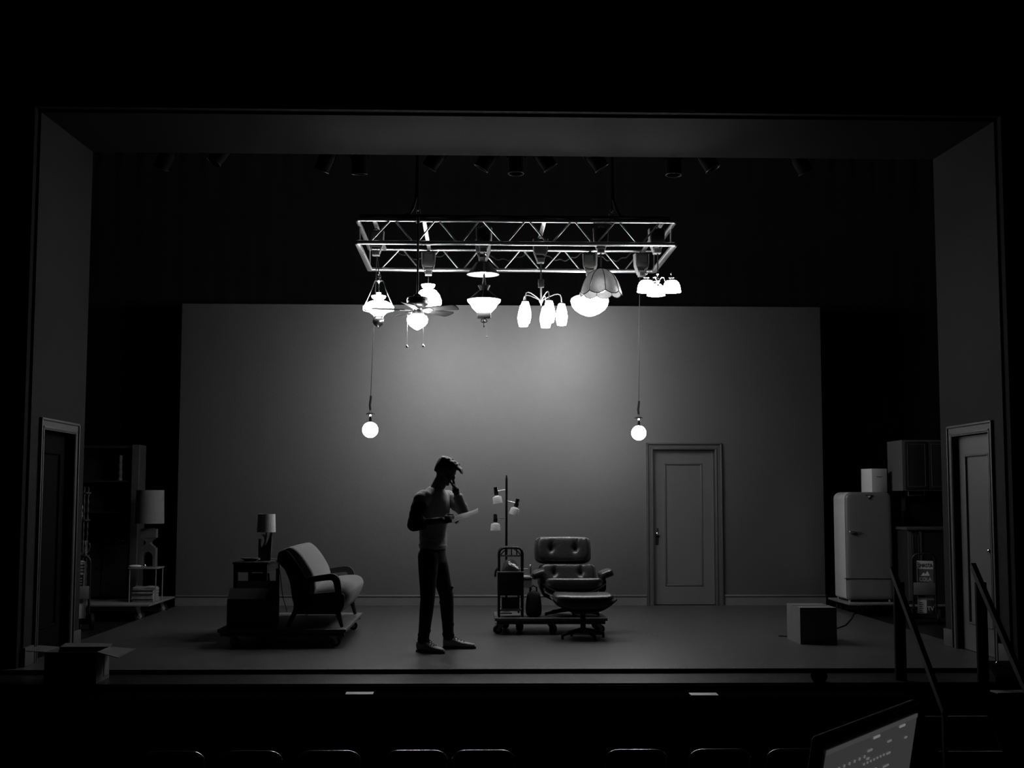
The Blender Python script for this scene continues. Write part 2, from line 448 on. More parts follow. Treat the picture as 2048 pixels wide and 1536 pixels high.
for x, side in ((-1.008, 'left'), (1.026, 'right')):
    t = thing('hoist_line', 'dark steel hoist line holding the %s half of the truss' % side, 'hoist line', (x, TF, ZT), group='hoist lines of the truss')
    MB().cyl((0, 0, .1), (0, 0, 7.5-ZT), .008, n=8).build('cable', BLACKMETAL, t)
    q = MB().tube(arc((0, 0, .005), .03, 0, 2*PI, 16)[:-1], .007, closed=True).tube([(0, 0, .035), (.02, 0, .06), (.02, 0, .11), (0, 0, .13), (-.02, 0, .11), (-.02, 0, .06)], .006, closed=True)
    q.build('shackle', GREYMETAL, t)
    s = -1 if side == 'left' else 1
    pts = [(x+s*.16, TF, ZT+.045), (x+s*.09, TF, ZT+.06), (x+s*.05, TF, ZT+.13), (x+s*.02, TF+.02, ZT+.25), (x+s*.012, TF+.03, ZT+.6), (x+s*.02, TF+.02, 7.5)]
    wire('feed_cable', pts, .016, 'thick black feed cable rising beside the %s hoist line' % side)

# black hoist boxes with slotted brackets, one over each hanging lamp
def make_winch(label, loc):
    t = thing('lamp_hoist', label, 'hoist', loc, group='hoist boxes on the truss')
    t.scale = (1.075, 1.075, 1.075)
    MB().box((0, 0, .075), (.135, .12, .15), bev=.012).build('housing', BLACKMETAL, t)
    MB().bb(-.045, .045, -.0625, -.0595, .06, .125).build('face_plate', DARKMETAL, t)
    for s in (-1, 1):
        q = MB().prism([(s*.078, .15), (s*.072, .02), (s*.036, -.075), (s*.030, -.075), (s*.062, .02), (s*.069, .15)], -.045, .045)
        q.build('side_plate', VENT, t)
    br = MB().box((0, -.02, -.075), (.072, .085, .05), bev=.004).build('slotted_bracket', VENT, t)
    q = MB()
    for k in range(4): q.bb(-.025+.0145*k, -.025+.0145*k+.007, -.0645, -.06, -.092, -.058)
    q.build('slot', BLACKMETAL, br)
    q = MB().tube([(0, 0, .15), (.025, 0, .162), (0, 0, .178), (-.025, 0, .162)], .009, closed=True)
    q.build('clamp', GREYMETAL, t)
    return t
wn = [(-1.464, 2.909, 'far left in the frame, above the brass-bowl oil lamp'), (-0.314, 2.695, 'on the front rail above the flared glass lamp'), (0.312, 3.286, 'mid-frame above the five-armed chandelier'),
      (0.922, 2.695, 'on the front rail above the scalloped dome shade'), (1.512, 2.695, 'at the right end of the front rail above the three bell shades'),
      (-0.949, 4.114, 'on the rear rail above the lamp behind the fan'), (-0.315, 4.049, 'near the rear rail above the black cone shade'), (0.933, 4.114, 'on the rear rail above the large schoolhouse globe'), (1.531, 4.114, 'at the right end of the rear rail above the bare bulb')]
w0 = None
for x, y, l in wn:
    lab = 'black hoist box '+l
    z = 4.225 if 'cone shade' in l else ZB+0.0215
    if w0 is None: w0 = make_winch(lab, (x, y, z))
    else:
        w1 = dup(w0, (x, y, z), lab, rot=(0, 0, random.uniform(-.25, .25)))
# cross battens the mid hoist hangs from
# ------------------------------------------------------------------ hanging lamps
def fx(s): return 1.0/s
ZW0 = ZB-.075     # underside of a hoist bracket
def K(prof, k): return [(r*k, z*k) for r, z in prof]

# oil-lamp pendant with brass bowl
t = thing('pendant_lamp', 'lit opal oil-lamp pendant with harp arms and a brass bowl, leftmost of the lamps', 'pendant lamp', (-1.4340, 2.9417, 3.4281)); k = 1/187.9
MB().tube([(0, 0, 62*k), (-.01, -.01, 90*k), (-.02, -.03, 3.9720-3.4281)], .005).build('cord', BLACKRUB, t)
q = MB()
for i in range(3): q.tube([(3.5*k*math.cos(a)*(1 if i % 2 else .25), 3.5*k*math.cos(a)*(.25 if i % 2 else 1), (57+5*i+4.5*math.sin(a))*k) for a in [2*PI*j/10 for j in range(10)]], .9*k, n=6, closed=True)
q.build('chain', BRASS, t)
MB().lathe(K([(0, 57), (3, 56), (4, 55), (9, 53.5), (9, 52.5), (4, 52), (1.5, 48), (0, 47.5)], k)).build('smoke_cap', BRASS, t)
MB().cyl((0, 0, 28*k), (0, 0, 48*k), .8*k).build('stem', BRASS, t)
for s in (-1, 1):
    MB().tube([(s*8.5*k, 0, 53*k), (s*14*k, 0, 36*k), (s*21*k, 0, 20*k), (s*27*k, 0, 6*k), (s*31.5*k, 0, -4*k), (s*30*k, 0, -8*k), (s*18*k, 0, -11*k), (s*10*k, 0, -17*k), (s*8*k, 0, -23*k)], 1.1*k).build('harp_arm', BRASS, t)
MB().lathe(K([(5, 18), (5, 29), (4.2, 29), (4.2, 18)], k), n=24).build('chimney', GLASSDIM, t)
MB().lathe(K([(14.5, 22), (13, 18), (8.5, 15), (9, 13), (18, 10.5), (26, 6), (31, 0), (29, -4), (20, -7), (20, -6.2), (28, -3.4), (29.7, 0), (25, 5), (17.5, 9.5), (8, 12.5), (7.5, 15), (12, 18.5), (13.5, 22)], k), n=40).build('lamp_shade', GLASSLIT, t)
MB().lathe(K([(0, -5), (12, -6), (17, -8), (15, -11), (9, -14), (0, -15)], k), n=28).build('inner_glass', GLASSLIT, t)
MB().lathe(K([(0, -14), (7, -14), (7.5, -17), (8.5, -19), (6, -21), (7, -23), (11, -24), (12, -28), (11.5, -32), (8, -37), (3, -40), (1.5, -41), (1.8, -42), (0, -43.5)], k), n=32).build('oil_bowl', BRASS, t)

# rear oil-lamp shade behind the fan
t = thing('pendant_lamp', 'lit white dome shade with flared crown hanging behind the ceiling fan', 'pendant lamp', (-0.9492, 4.1027, 3.6710)); k = 1/171.6
MB().cyl((0, 0, 33*k), (0, 0, 3.9720-3.6710), .004, n=8).build('cord', BLACKRUB, t)
MB().cyl((0, 0, 20*k), (0, 0, 34*k), 1.6*k, n=10).build('socket', BLACKMETAL, t)
MB().lathe(K([(14, 33), (12, 28), (8, 26), (8, 25), (16, 21), (23, 12), (27, 0), (26, -7), (24, -7), (25, 0), (21.5, 11), (15, 19.5), (7, 24), (7, 26.5), (11, 29), (13, 33)], k), n=40).build('lamp_shade', GLASSLIT, t)
MB().sph((0, 0, 4*k), (8*k, 8*k, 10*k)).build('bulb', BULBLIT, t)

# ceiling fan
t = thing('paddle_fan', 'five-bladed ceiling fan with a lit glass bowl and two pull chains', 'ceiling fan', (-1.0008, 2.5171, 3.3550)); k = 1/193.3
MB().cyl((0, 0, 26*k), (0, 0, 4.3246-3.3550), .0115, n=12).build('downrod', BLACKMETAL, t)
MB().tube(arc((0, 0.0484, 4.3031-3.3550), 0.0376, 0, 2*PI, 14, 'YZ')[:-1], .01, closed=True).build('rod_clamp', BLACKMETAL, t)
MB().lathe(K([(0, 30), (4, 29), (8, 26), (8.5, 23), (19, 22), (21, 20), (21.5, 9), (20, 6), (15, 3), (10, 1), (0, 0)], k), n=36).build('motor_housing', DARKMETAL, t)
MB().lathe(K([(21.6, 17), (21.9, 17), (21.9, 14), (21.6, 14)], k), n=36).build('motor_band', CHROME, t)
MB().lathe(K([(0, 1), (9, 0), (9, -5), (13, -9), (14, -14), (0, -15)], k), n=32).build('light_fitter', GREYMETAL, t)
MB().lathe(K([(13, -13), (18, -16), (21, -22), (20, -29), (14, -36), (7, -41), (2, -43.5), (0, -44)], k), n=40).build('glass_bowl', GLASSHOT, t)
def blade_poly(off):
    a, b = 0.1344+off, 0.473-off; wd0, wd1 = 0.0494-off, 0.0731-off
    pts = [(a, -wd0), (b-.03, -wd1)] + [(b-.03+.03*math.sin(x), -wd1*math.cos(x)) for x in (PI/6, PI/3, PI/2, 2*PI/3, 5*PI/6)] + [(b-.03, wd1), (a, wd0)]
    return pts
for i in range(5):
    a = math.radians(-28+72*i)
    b = MB().prism(blade_poly(0), -.004, .004, 'XY').build('blade', BLADERIM, t)
    b.location = (0, 0, -3*k); b.rotation_euler = (Matrix.Rotation(a, 3, 'Z') @ Matrix.Rotation(math.radians(-13), 3, 'X')).to_euler()
    MB().prism(blade_poly(.010), -.0055, -.0035, 'XY').build('blade_panel', PALEWOOD, b)
    MB().prism([(0.0537, -0.0129), (0.1075, -0.0172), (0.172, -0.0323), (0.1827, 0.0), (0.172, 0.0323), (0.1075, 0.0172), (0.0537, 0.0129)], -.010, -.004, 'XY').build('blade_iron', GREYMETAL, b)
for dx, zl in ((-20, -81), (12.5, -80)):
    q = MB().cyl((dx*k, -.02 if dx < 0 else -.035, (zl+6)*k), (dx*k*.97, -.02 if dx < 0 else -.035, -13*k), .0018, n=6)
    c = q.build('pull_chain', GREYMETAL, t)
    MB().lathe(K([(0, 3.5), (1, 2), (2.6, -1), (2.2, -3), (0, -3.6)], k), (dx*k, -.02 if dx < 0 else -.035, (zl+4)*k), n=12).build('chain_pull', CHROME, c)

# black cone shade
t = thing('pendant_lamp', 'black metal cone shade with lit white inside, on the rear rail above the flared lamp', 'pendant lamp', (-0.3150, 4.0275, 3.9720)); k = 1/171.6
MB().lathe(K([(14, 24), (33, 0), (32.4, 0), (13.4, 23.4)], k), n=40).build('lamp_shade', BLACKMETAL, t)
MB().lathe(K([(0, 23.2), (13.2, 23.2), (32.2, 0.2), (31.6, 0.2), (12.8, 22.6), (0, 22.6)], k), n=40).build('shade_lining', mat('white_lamp_lining', .8, .6), t)
MB().lathe(K([(0, 24.4), (14, 24), (14, 23), (0, 23)], k), n=28).build('cap', BLACKMETAL, t)
MB().sph((0, 0, 10*k), (6.5*k, 6.5*k, 8*k)).build('bulb', BULBLIT, t)

# flared lamp with smoke bell, scrolled finial and pull chain
t = thing('pendant_lamp', 'flared glass lamp with clear cone top, square base and scrolled finial on the front rail', 'pendant lamp', (-0.3117, 2.6622, 3.4614)); k = 1/190.4
MB().cyl((0, 0, 36*k), (0, 0, 3.9720-3.4614), .006, n=8).build('cord', BLACKRUB, t)
MB().lathe(K([(2.2, 52), (2.2, 46), (4.5, 30), (6, 22), (4, 22), (0, 23)], k), n=20).build('socket_cover', GREYMETAL, t)
MB().lathe(K([(12.5, 30), (9, 23), (8, 20), (10, 19), (33, 1), (32.4, .6), (9.4, 18.4), (7, 20), (8.2, 23.5), (11.8, 30)], k), n=36).build('clear_crown', mat('smoked_glass', .010, .5, spec=.05, noise=.1), t)
for a in (0.1, PI-.1, 1.6, 4.6): MB().tube([(9*k*math.cos(a), 9*k*math.sin(a), 21*k), (32.8*k*math.cos(a), 32.8*k*math.sin(a), 1.5*k)], .5*k, n=6).build('crown_wire', GREYMETAL, t)
MB().lathe(K([(33.5, 1), (32, -3), (26, -9), (24, -14), (15, -23), (13, -23), (22.5, -14), (24.5, -9), (30, -3), (32, 1)], k), n=40).build('glass_bowl', GLASSLIT, t)
MB().lathe(K([(0, 1), (10, 0), (14, -4), (12, -12), (0, -13)], k), n=24).build('bulb', BULBLIT, t)
MB().box((0, 0, -19*k), (14*k, 14*k, 14*k), bev=.004).build('burner_box', mat('pewter_metal', .3, .5, metal=.2), t)
MB().box((0, 0, -30*k), (27*k, 27*k, 10*k), bev=.008, taper=.9).build('square_base', mat('pewter_metal', .3, .5, metal=.2), t)
q = MB().cyl((0, 0, -34*k), (0, 0, -50*k), 1.3*k)
for s in (-1, 1):
    q.tube([(s*(1+6*math.sin(a)*(1-a/9))*k, 0, (-38-1.6*a)*k+2*k*math.cos(a*1.5)) for a in [i*.45 for i in range(12)]], .9*k, n=6)
    q.tube([(0, s*(1+6*math.sin(a)*(1-a/9))*k, (-38-1.6*a)*k+2*k*math.cos(a*1.5)) for a in [i*.45 for i in range(12)]], .9*k, n=6)
q.lathe(K([(0, -49), (2, -51), (0, -55)], k), n=10)
q.build('scroll_finial', DARKMETAL, t)
MB().cyl((5*k, 0, -34*k), (5.5*k, 0, -72*k), .0014, n=6).sph((5.5*k, 0, -73*k), 1.6*k, u=8, v=6).build('pull_chain', GREYMETAL, t)

# chandelier with five tulip shades
t = thing('chandelier', 'five-armed chandelier with lit opal tulip shades near the middle of the truss', 'chandelier', (0.3182, 3.2857, 3.5442)); k = 1/180.7
MB().cyl((0, 0, 44*k), (0, 0, 3.9720-3.5313), .009, n=10).build('cord', BLACKRUB, t)
MB().box((0, 0, 37*k), (11.5*k, 11.5*k, 16*k), bev=.004).build('junction_box', DARKMETAL, t)
MB().cyl((0, 0, 0), (0, 0, 30*k), 1.7*k).build('stem', GREYMETAL, t)
MB().lathe(K([(0, 8), (3, 7), (4.5, 3), (3, -1), (1.2, -4), (1.4, -6), (0, -8)], k), n=20).build('hub', GREYMETAL, t)
for i in range(5):
    a = math.radians(2+72*i); ca, sa = math.cos(a), math.sin(a)
    pr = [(3, 4), (14, 10), (27, 15.5), (34, 16.5), (38.5, 14.5), (40.5, 9), (41, -2)]
    ar = MB().tube([(r*k*ca, r*k*sa, z*k) for r, z in pr], 1.05*k).build('arm', GREYMETAL, t)
    c = (41*k*ca, 41*k*sa, -2*k)
    MB().lathe(K([(0, 2), (4, 1.5), (6.5, -1), (6.5, -3), (0, -3)], k), c, n=20).build('shade_holder', GREYMETAL, ar)
    MB().lathe(K([(6.2, -1), (7.8, -6), (10.2, -16), (11.8, -27), (10.6, -36), (8.6, -44), (7.8, -44), (9.7, -36), (10.9, -27), (9.3, -16), (6.9, -6), (5.3, -1.5)], k), c, n=28).build('tulip_shade', GLASSLOW, ar)
    MB().sph((c[0], c[1], c[2]-24*k), (6*k, 6*k, 11*k)).build('bulb', BULBLIT, ar)

# scalloped dome shade of leaded panels
t = thing('pendant_lamp', 'scalloped dome shade of leaded glass panels on the front rail, above the schoolhouse globe', 'pendant lamp', (0.9159, 2.6407, 3.5592)); k = 1/189.3
MB().cyl((0, 0, 46*k), (0, 0, 3.9720-3.5592), .007, n=8).build('cord', BLACKRUB, t)
MB().lathe(K([(0, 50), (3, 48), (4, 44), (0, 44)], k), n=16).build('cap', BLACKMETAL, t)
domeP = [(3, 46), (12, 43.5), (22, 37), (29, 29), (34, 20), (38, 9), (41, -2)]
NP = 8
def dome_pt(j, u, lift=0.0):
    r, z = domeP[j]
    a = 2*PI*u/NP+.12
    fl = (1-.05*(1-abs(2*(u % 1)-1)))
    return Vector(((r+lift)*k*math.cos(a), (r+lift)*k*math.sin(a), z*k))
GP = mat('leaded_glass', .12, .5, emit=.08, noise=.25, scale=50, trans=.35)
for p in range(NP):
    rows = []
    for j in range(len(domeP)): rows.append([dome_pt(j, p+.02+.96*i/6) for i in range(7)])
    last = []
    for i in range(7):
        q_ = dome_pt(6, p+.02+.96*i/6); q_.z -= 6*k*math.sin(PI*i/6)**.8; last.append(q_)
    rows.append(last)
    MB().grid(rows, .003).build('glass_panel', GP, t)
    rb = [dome_pt(j, p, .8) for j in range(len(domeP))]
    rim = []
    for i in range(7):
        q_ = dome_pt(6, p+i/6, .5); q_.z -= 6*k*math.sin(PI*i/6)**.8; rim.append(q_)
    MB().tube(rb, .8*k, n=6).tube(rim, .9*k, n=6).build('lead_rib', BLACKMETAL, t)
MB().sph((0, 0, 12*k), (11*k, 11*k, 14*k)).build('bulb', mat('lit_bulb_soft', .8, .2, emit=LAMP*.8), t)

# schoolhouse globe
t = thing('pendant_lamp', 'large lit schoolhouse globe pendant on the rear rail below the scalloped dome', 'pendant lamp', (0.9277, 4.1242, 3.7022)); k = 1/171.2
MB().cyl((0, 0, 20*k), (0, 0, 3.9720-3.7022), .006, n=8).build('stem', BLACKMETAL, t)
MB().lathe(K([(0, 22), (8, 20), (15, 14), (16, 9), (0, 9)], k), n=28).build('fitter', GREYMETAL, t)
MB().lathe(K([(15, 10), (17, 9.5), (30, 6), (36.5, 2), (38, -3), (35, -13), (30, -20), (20, -27), (10, -31.5), (4, -33), (0, -33.3)], k), n=44).build('globe', mat('even_lit_opal_glass', .8, .3, emit=LAMP*1.0), t)

# three bell shades
t = thing('chandelier', 'three-light chandelier with lit bell shades at the right end of the truss', 'chandelier', (1.5190, 2.6622, 3.6162)); k = 1/188.7
MB().cyl((0, 0, 28*k), (0, 0, 3.9720-3.6162), .007, n=8).build('cord', BLACKRUB, t)
MB().lathe(K([(0, 31), (2.5, 29), (3, 26), (1.2, 23), (1.5, 18), (5, 15), (6, 12), (3, 9), (1.5, 6), (3.5, 2), (2, -1), (0, -3)], k), n=24).build('hub', CHROME, t)
for i in range(3):
    a = math.radians(90+120*i); ca, sa = math.cos(a), math.sin(a); R = 29
    ar = MB().tube([(r*k*ca, r*k*sa, z*k) for r, z in ((2, 13), (8, 19), (13, 18), (15, 12), (17, 8), (22, 8), (R, 11))], 1.1*k).build('arm', CHROME, t)
    c = (R*k*ca, R*k*sa, 0)
    MB().lathe(K([(0, 27), (1.5, 26), (2.2, 24), (1, 22), (1.2, 18), (6, 17.5), (6, 15.5), (3, 14.5), (3, 12), (4.5, 11), (4.5, 10), (0, 10)], k), c, n=20).build('urn_socket', CHROME, ar)
    MB().lathe(K([(4, 11), (10, 10), (14, 6), (16.5, 0), (17.5, -8), (18.5, -12.5), (17.7, -12.5), (16.7, -8), (15.6, 0), (13, 5.5), (9, 9), (4, 10)], k), c, n=36).build('bell_shade', GLASSLOW, ar)
    MB().sph((c[0], c[1], -1*k), (7*k, 7*k, 8*k)).build('bulb', BULBLIT, ar)

# bare globe bulbs on long cords
for (x, y, z, ztop, lab) in ((-1.5361, 3.2857, 2.1346, 4.292, 'bare lit globe bulb on a long cord, above the standing person'), (1.492, 4.135, 2.153, 3.9720, 'bare lit globe bulb on a long cord, beside the back door')):
    t = thing('hanging_bulb', lab, 'bulb pendant', (x, y, z), group='bare bulbs on long cords')
    t.scale = (1.075, 1.075, 1.075); ztop = z+(ztop-z)/1.075
    MB().cyl((0, 0, .305), (0.02 if x > 0 else .056, -.03 if x > 0 else 0, ztop-z), .0042, n=6).build('cord', DARKMETAL, t)
    MB().tube([(.0, 0, .2), (-.006, 0, .25), (.004, 0, .33), (.002, 0, .345)], .011, n=8).build('cord_grip', BLACKRUB, t)
    MB().tube([(-.018, 0, .165), (0, 0, .205), (.018, 0, .165)], .003, n=6).build('loop', BLACKMETAL, t)
    MB().lathe([(0, .172), (.03, .17), (.044, .162), (.044, .155), (0, .155)], n=20).build('holder_plate', BLACKMETAL, t)
    MB().lathe([(0, .156), (.026, .155), (.018, .143), (.009, .136), (.009, .122), (.015, .12), (.015, .075), (0, .075)], n=20).build('lamp_holder', CHROME, t)
    MB().sph((0, 0, 0), .079, u=32, v=20).build('globe_bulb', mat('bare_lit_bulb', .8, .2, emit=LAMP*1.0), t)

# ------------------------------------------------------------------ dark stage lights above the opening
SPOTB = mat('black_matt_metal', .005, .85, spec=.08)
def make_spot(label, loc, rot):
    t = thing('stage_spotlight', label, 'stage light', loc, rot, group='unlit stage lights behind the header')
    D = Vector((0, 0, -.47))
    def put(o): o.location = D; return o
    put(MB().lathe([(0, .30), (.05, .29), (.075, .25), (.08, .1), (.075, .02), (.082, 0), (.07, 0), (.064, .03), (0, .05)], n=24).build('housing', SPOTB, t))
    put(MB().tube([(.08*math.cos(a), .08*math.sin(a), 0) for a in [2*PI*i/24 for i in range(24)]], .004, closed=True, n=6).build('lens_ring', mat('worn_black_metal', .06, .35, spec=.4), t))
    put(MB().sel((0, 0, .035), (.12, .12, .03), 1, 1, u=20, v=8).build('lens', mat('dark_lens', .03, .08), t))
    put(MB().tube([(-.09, 0, .16), (-.095, 0, .25), (-.09, 0, .36), (.09, 0, .36), (.095, 0, .25), (.09, 0, .16)], .008).build('yoke', SPOTB, t))
    put(MB().tube([(-.02, .02, .35), (-.03, 0, .40), (0, 0, .435), (.03, 0, .40), (.02, 0, .35)], .008).build('clamp', SPOTB, t))
    return t
sp = [(-3.632, .3, .5), (-3.05, -.2, .55), (-1.987, .2, .4), (-1.597, .15, 0), (-.886, .2, .6), (-.35, .1, .55), (.007, -.05, 0), (.366, .1, -.6), (.894, .1, -.6), (1.623, -.05, .02), (2.025, -.1, -.5), (3.006, .1, -.5)]
ords = ['first', 'second', 'third', 'fourth', 'fifth', 'sixth', 'seventh', 'eighth', 'ninth', 'tenth', 'eleventh', 'twelfth']
s0 = None
for i, (x, rx, ry) in enumerate(sp):
    lab = 'unlit black stage light under the header, %s from the left of twelve' % ords[i]
    off = Euler((rx, ry, 0)).to_matrix() @ Vector((0, 0, -.47))
    loc = (x-off.x, 2.22, 5.17)
    if s0 is None: s0 = make_spot(lab, loc, (rx, ry, 0))
    else: dup(s0, loc, lab, rot=(rx, ry, 0))
t = thing('lighting_pipe', 'black pipe behind the header carrying the unlit stage lights', 'pipe', (0, 2.22, 5.17))
MB().cyl((-4.6, 0, 0), (4.6, 0, 0), .027).build('pipe', BLACKMETAL, t)
for x in (-3, -1, 1, 3): MB().cyl((x, 0, 0), (x, 0, 7.5-5.17), .004, n=6).build('suspension_line', BLACKMETAL, t)

# ------------------------------------------------------------------ helpers for furniture given in room coordinates
def at(mb, name, m, t, parent=None, angle=40):
    """parts are laid out in room coordinates and stored relative to their thing"""
    p = Vector(t.location)
    mb.v = [v-p for v in mb.v]
    return mb.build(name, m, parent or t, angle=angle)
def caster(t, x, y, z0, zdeck, r=.05, ang=0.0):
    ca, sa = math.cos(ang), math.sin(ang)
    q = MB().box((x, y, zdeck-.006), (.085, .075, .01), (0, 0, ang))
    for s in (-1, 1):
        q.prism([(-.03, zdeck-.01), (.03, zdeck-.01), (.045, z0+r), (.03, z0+r-.015), (.012, z0+r+.01)], s*.028-.003, s*.028+.003)
        n = 10
        for i in range(len(q.v)-n, len(q.v)):
            v = q.v[i]; q.v[i] = Vector((x+v.x*ca-v.y*sa, y+v.x*sa+v.y*ca, v.z))
    f = at(q, 'caster', GREYMETAL, t)
    cx, cy = x+.03*ca, y+.03*sa
    q = MB().cyl((cx-.018*-sa, cy-.018*ca, z0+r), (cx+.018*-sa, cy+.018*ca, z0+r), r, n=20)
    at(q, 'wheel', BLACKRUB, t, f)
    q = MB().cyl((cx-.021*-sa, cy-.021*ca, z0+r), (cx+.021*-sa, cy+.021*ca, z0+r), r*.45, n=14)
    at(q, 'wheel_hub', GREYMETAL, t, f)
def dolly(label, x0, x1, y0, y1, zt, z0, cs, m=PLYDECK, th=.03, rail=True, r=.05):
    t = thing('caster_dolly', label, 'dolly', ((x0+x1)/2, (y0+y1)/2, z0))
    d = at(MB().bb(x0, x1, y0, y1, zt-th, zt, bev=.004), 'deck_board', m, t)
    zc = zt-th
    if rail:
        q = MB()
        for y in (y0+.03, y1-.07): q.bb(x0+.02, x1-.02, y, y+.04, zt-th-.035, zt-th)
        at(q, 'under_rail', DARKWOOD, t); zc -= .035
    for x, y, a in cs: caster(t, x, y, z0, zc, r, a)
    return t

# ------------------------------------------------------------------ settee group on its dolly
DZ = .172
dolly('low caster dolly carrying the grey settee and side table', -2.80, -1.60, 1.53, 3.34, DZ, 0, [(-1.74, 1.99-.35, .5), (-2.68, 1.66, -.4), (-1.72, 3.22, .2), (-2.66, 3.22, .7)], r=.045)
t = thing('settee', 'wood-framed settee with grey tweed upholstery facing the middle of the set', 'settee', (-1.95, 2.38, DZ))
SY0, SY1 = 1.66, 3.10
WPROF = [(-2.275, .80), (-2.262, .875), (-2.225, .897), (-2.175, .893), (-2.12, .83), (-2.05, .73), (-1.99, .62), (-1.95, .50), (-1.95, .38), (-2.09, .33), (-2.125, .45), (-2.15, .6), (-2.20, .72)]
WPROF = spline(WPROF[:8], 4)+WPROF[8:9]+spline(WPROF[9:], 4)
for y in (SY0, SY1-.035): at(MB().prism(WPROF, y, y+.035), 'back_side', DARKWOOD, t)
fr = [(-2.215, .905), (-2.17, .925), (-2.12, .915), (-2.05, .85), (-1.98, .75), (-1.935, .66), (-1.915, .55), (-1.93, .44)]
bk = [(-2.245, .88), (-2.20, .78), (-2.16, .66), (-2.13, .52), (-2.09, .42)]
fr, bk = spline(fr, 4), spline(bk, 3)
q = MB(); rows = []
ys = [SY0+.036, SY0+.045]+[SY0+.1+(SY1-SY0-.2)*i/6 for i in range(7)]+[SY1-.045, SY1-.036]
for i, y in enumerate(ys):
    e = .012 if i in (0, len(ys)-1) else 0
    c = .012*math.sin(PI*i/(len(ys)-1))
    rows.append([(x-e+c*min(1, k/6), y, z-e*.5+c*max(0, 1-k/12)) for k, (x, z) in enumerate(fr)]+[(x, y, z) for x, z in bk[::-1]])
n = len(rows[0]); vs = [p for r_ in rows for p in r_]
fs = [(i*n+k, i*n+(k+1) % n, (i+1)*n+(k+1) % n, (i+1)*n+k) for i in range(len(rows)-1) for k in range(n)]
fs += [list(range(n)), list(range((len(rows)-1)*n, len(rows)*n))[::-1]]
q.add(vs, fs); at(q, 'back_cushion', TWEED, t, angle=60)
# seat: thick upholstered cushion, bowed at the front
sp_ = [(-2.06, .36), (-2.06, .52), (-1.95, .555), (-1.80, .59), (-1.66, .60), (-1.595, .585), (-1.565, .55), (-1.56, .50), (-1.60, .40), (-1.66, .32), (-1.70, .30)]
sp_ = spline(sp_, 3)
q = MB(); rows = []
EE = [.10, .065, .04, .018, .005]
ys = [SY0+.056+d_ for d_ in (0, .012, .035, .075, .12)]+[SY0+.2+(SY1-SY0-.4)*i/5 for i in range(6)]+[SY1-.056-d_ for d_ in (.12, .075, .035, .012, 0)]
for i, y in enumerate(ys):
    e = EE[min(i, len(ys)-1-i)] if min(i, len(ys)-1-i) < 5 else 0
    rows.append([(x-e*.6*min(1, max(0, (k-9)/6)), y, z-e*min(1, k/4, max(0, (24-k)/6))) for k, (x, z) in enumerate(sp_)])
n = len(sp_); vs = [p for r_ in rows for p in r_]
fs = [(i*n+k, i*n+(k+1) % n, (i+1)*n+(k+1) % n, (i+1)*n+k) for i in range(len(rows)-1) for k in range(n)]
fs += [list(range(n)), list(range((len(rows)-1)*n, len(rows)*n))[::-1]]
q.add(vs, fs); at(q, 'seat_cushion', TWEED, t, angle=60)
RAIL = [(-2.12, .30), (-2.10, .46), (-1.94, .49), (-1.74, .51), (-1.655, .495), (-1.632, .46), (-1.635, .385), (-1.66, .33), (-1.70, .30)]
RAIL = RAIL[:1]+spline(RAIL[1:], 4)
for y in (SY0, SY1-.05): at(MB().prism(RAIL, y, y+.05), 'side_rail', DARKWOOD, t)
for y in (SY0-.02, SY1-.045):
    c = [(-2.05, .615), (-1.93, .630), (-1.80, .648), (-1.745, .648), (-1.715, .625), (-1.70, .58), (-1.685, .49)]
    w_ = [.02, .027, .029, .031, .033, .032, .030]
    cw = spline([(a_[0], a_[1], b_) for a_, b_ in zip(c, w_)], 5); c = [p[:2] for p in cw]; w_ = [p[2] for p in cw]
    top, bot = [], []
    for i, (x, z) in enumerate(c):
        a = c[max(i-1, 0)]; b = c[min(i+1, len(c)-1)]; d = Vector((b[0]-a[0], b[1]-a[1])).normalized()
        top.append((x-d.y*w_[i], z+d.x*w_[i])); bot.append((x+d.y*w_[i], z-d.x*w_[i]))
    at(MB().prism(top+bot[::-1], y, y+.062), 'armrest', DARKWOOD, t)
for y in (SY0+.03, SY1-.03):
    at(MB().cyl((-1.655, y, DZ+.006), (-1.70, y, .34), .016, .030, n=14), 'leg', DARKWOOD, t)
    at(MB().cyl((-2.17, y, DZ+.006), (-2.08, y, .36), .016, .028, n=14), 'leg', DARKWOOD, t)
# side table behind the settee
t = thing('side_table', 'dark wooden side table standing on the dolly behind the settee', 'table', (-2.62, 2.62, DZ))
TX0, TX1, TY0, TY1, TZ = -2.79, -2.44, 2.18, 3.08, .765
at(MB().bb(TX0, TX1, TY0, TY1, TZ-.022, TZ, bev=.004), 'tabletop', DARKWOOD, t)
at(MB().bb(TX0+.02, TX1-.02, TY0+.02, TY0+.04, TZ-.10, TZ-.022).bb(TX0+.02, TX1-.02, TY1-.04, TY1-.02, TZ-.10, TZ-.022).bb(TX0+.02, TX0+.04, TY0+.04, TY1-.04, TZ-.10, TZ-.022).bb(TX1-.04, TX1-.02, TY0+.04, TY1-.04, TZ-.10, TZ-.022), 'apron', DARKWOOD, t)
for x in (TX0+.03, TX1-.03):
    for y in (TY0+.03, TY1-.03): at(MB().box((x, y, (DZ+TZ-.022)/2), (.036, .036, TZ-.022-DZ), taper=1.1), 'leg', DARKWOOD, t)
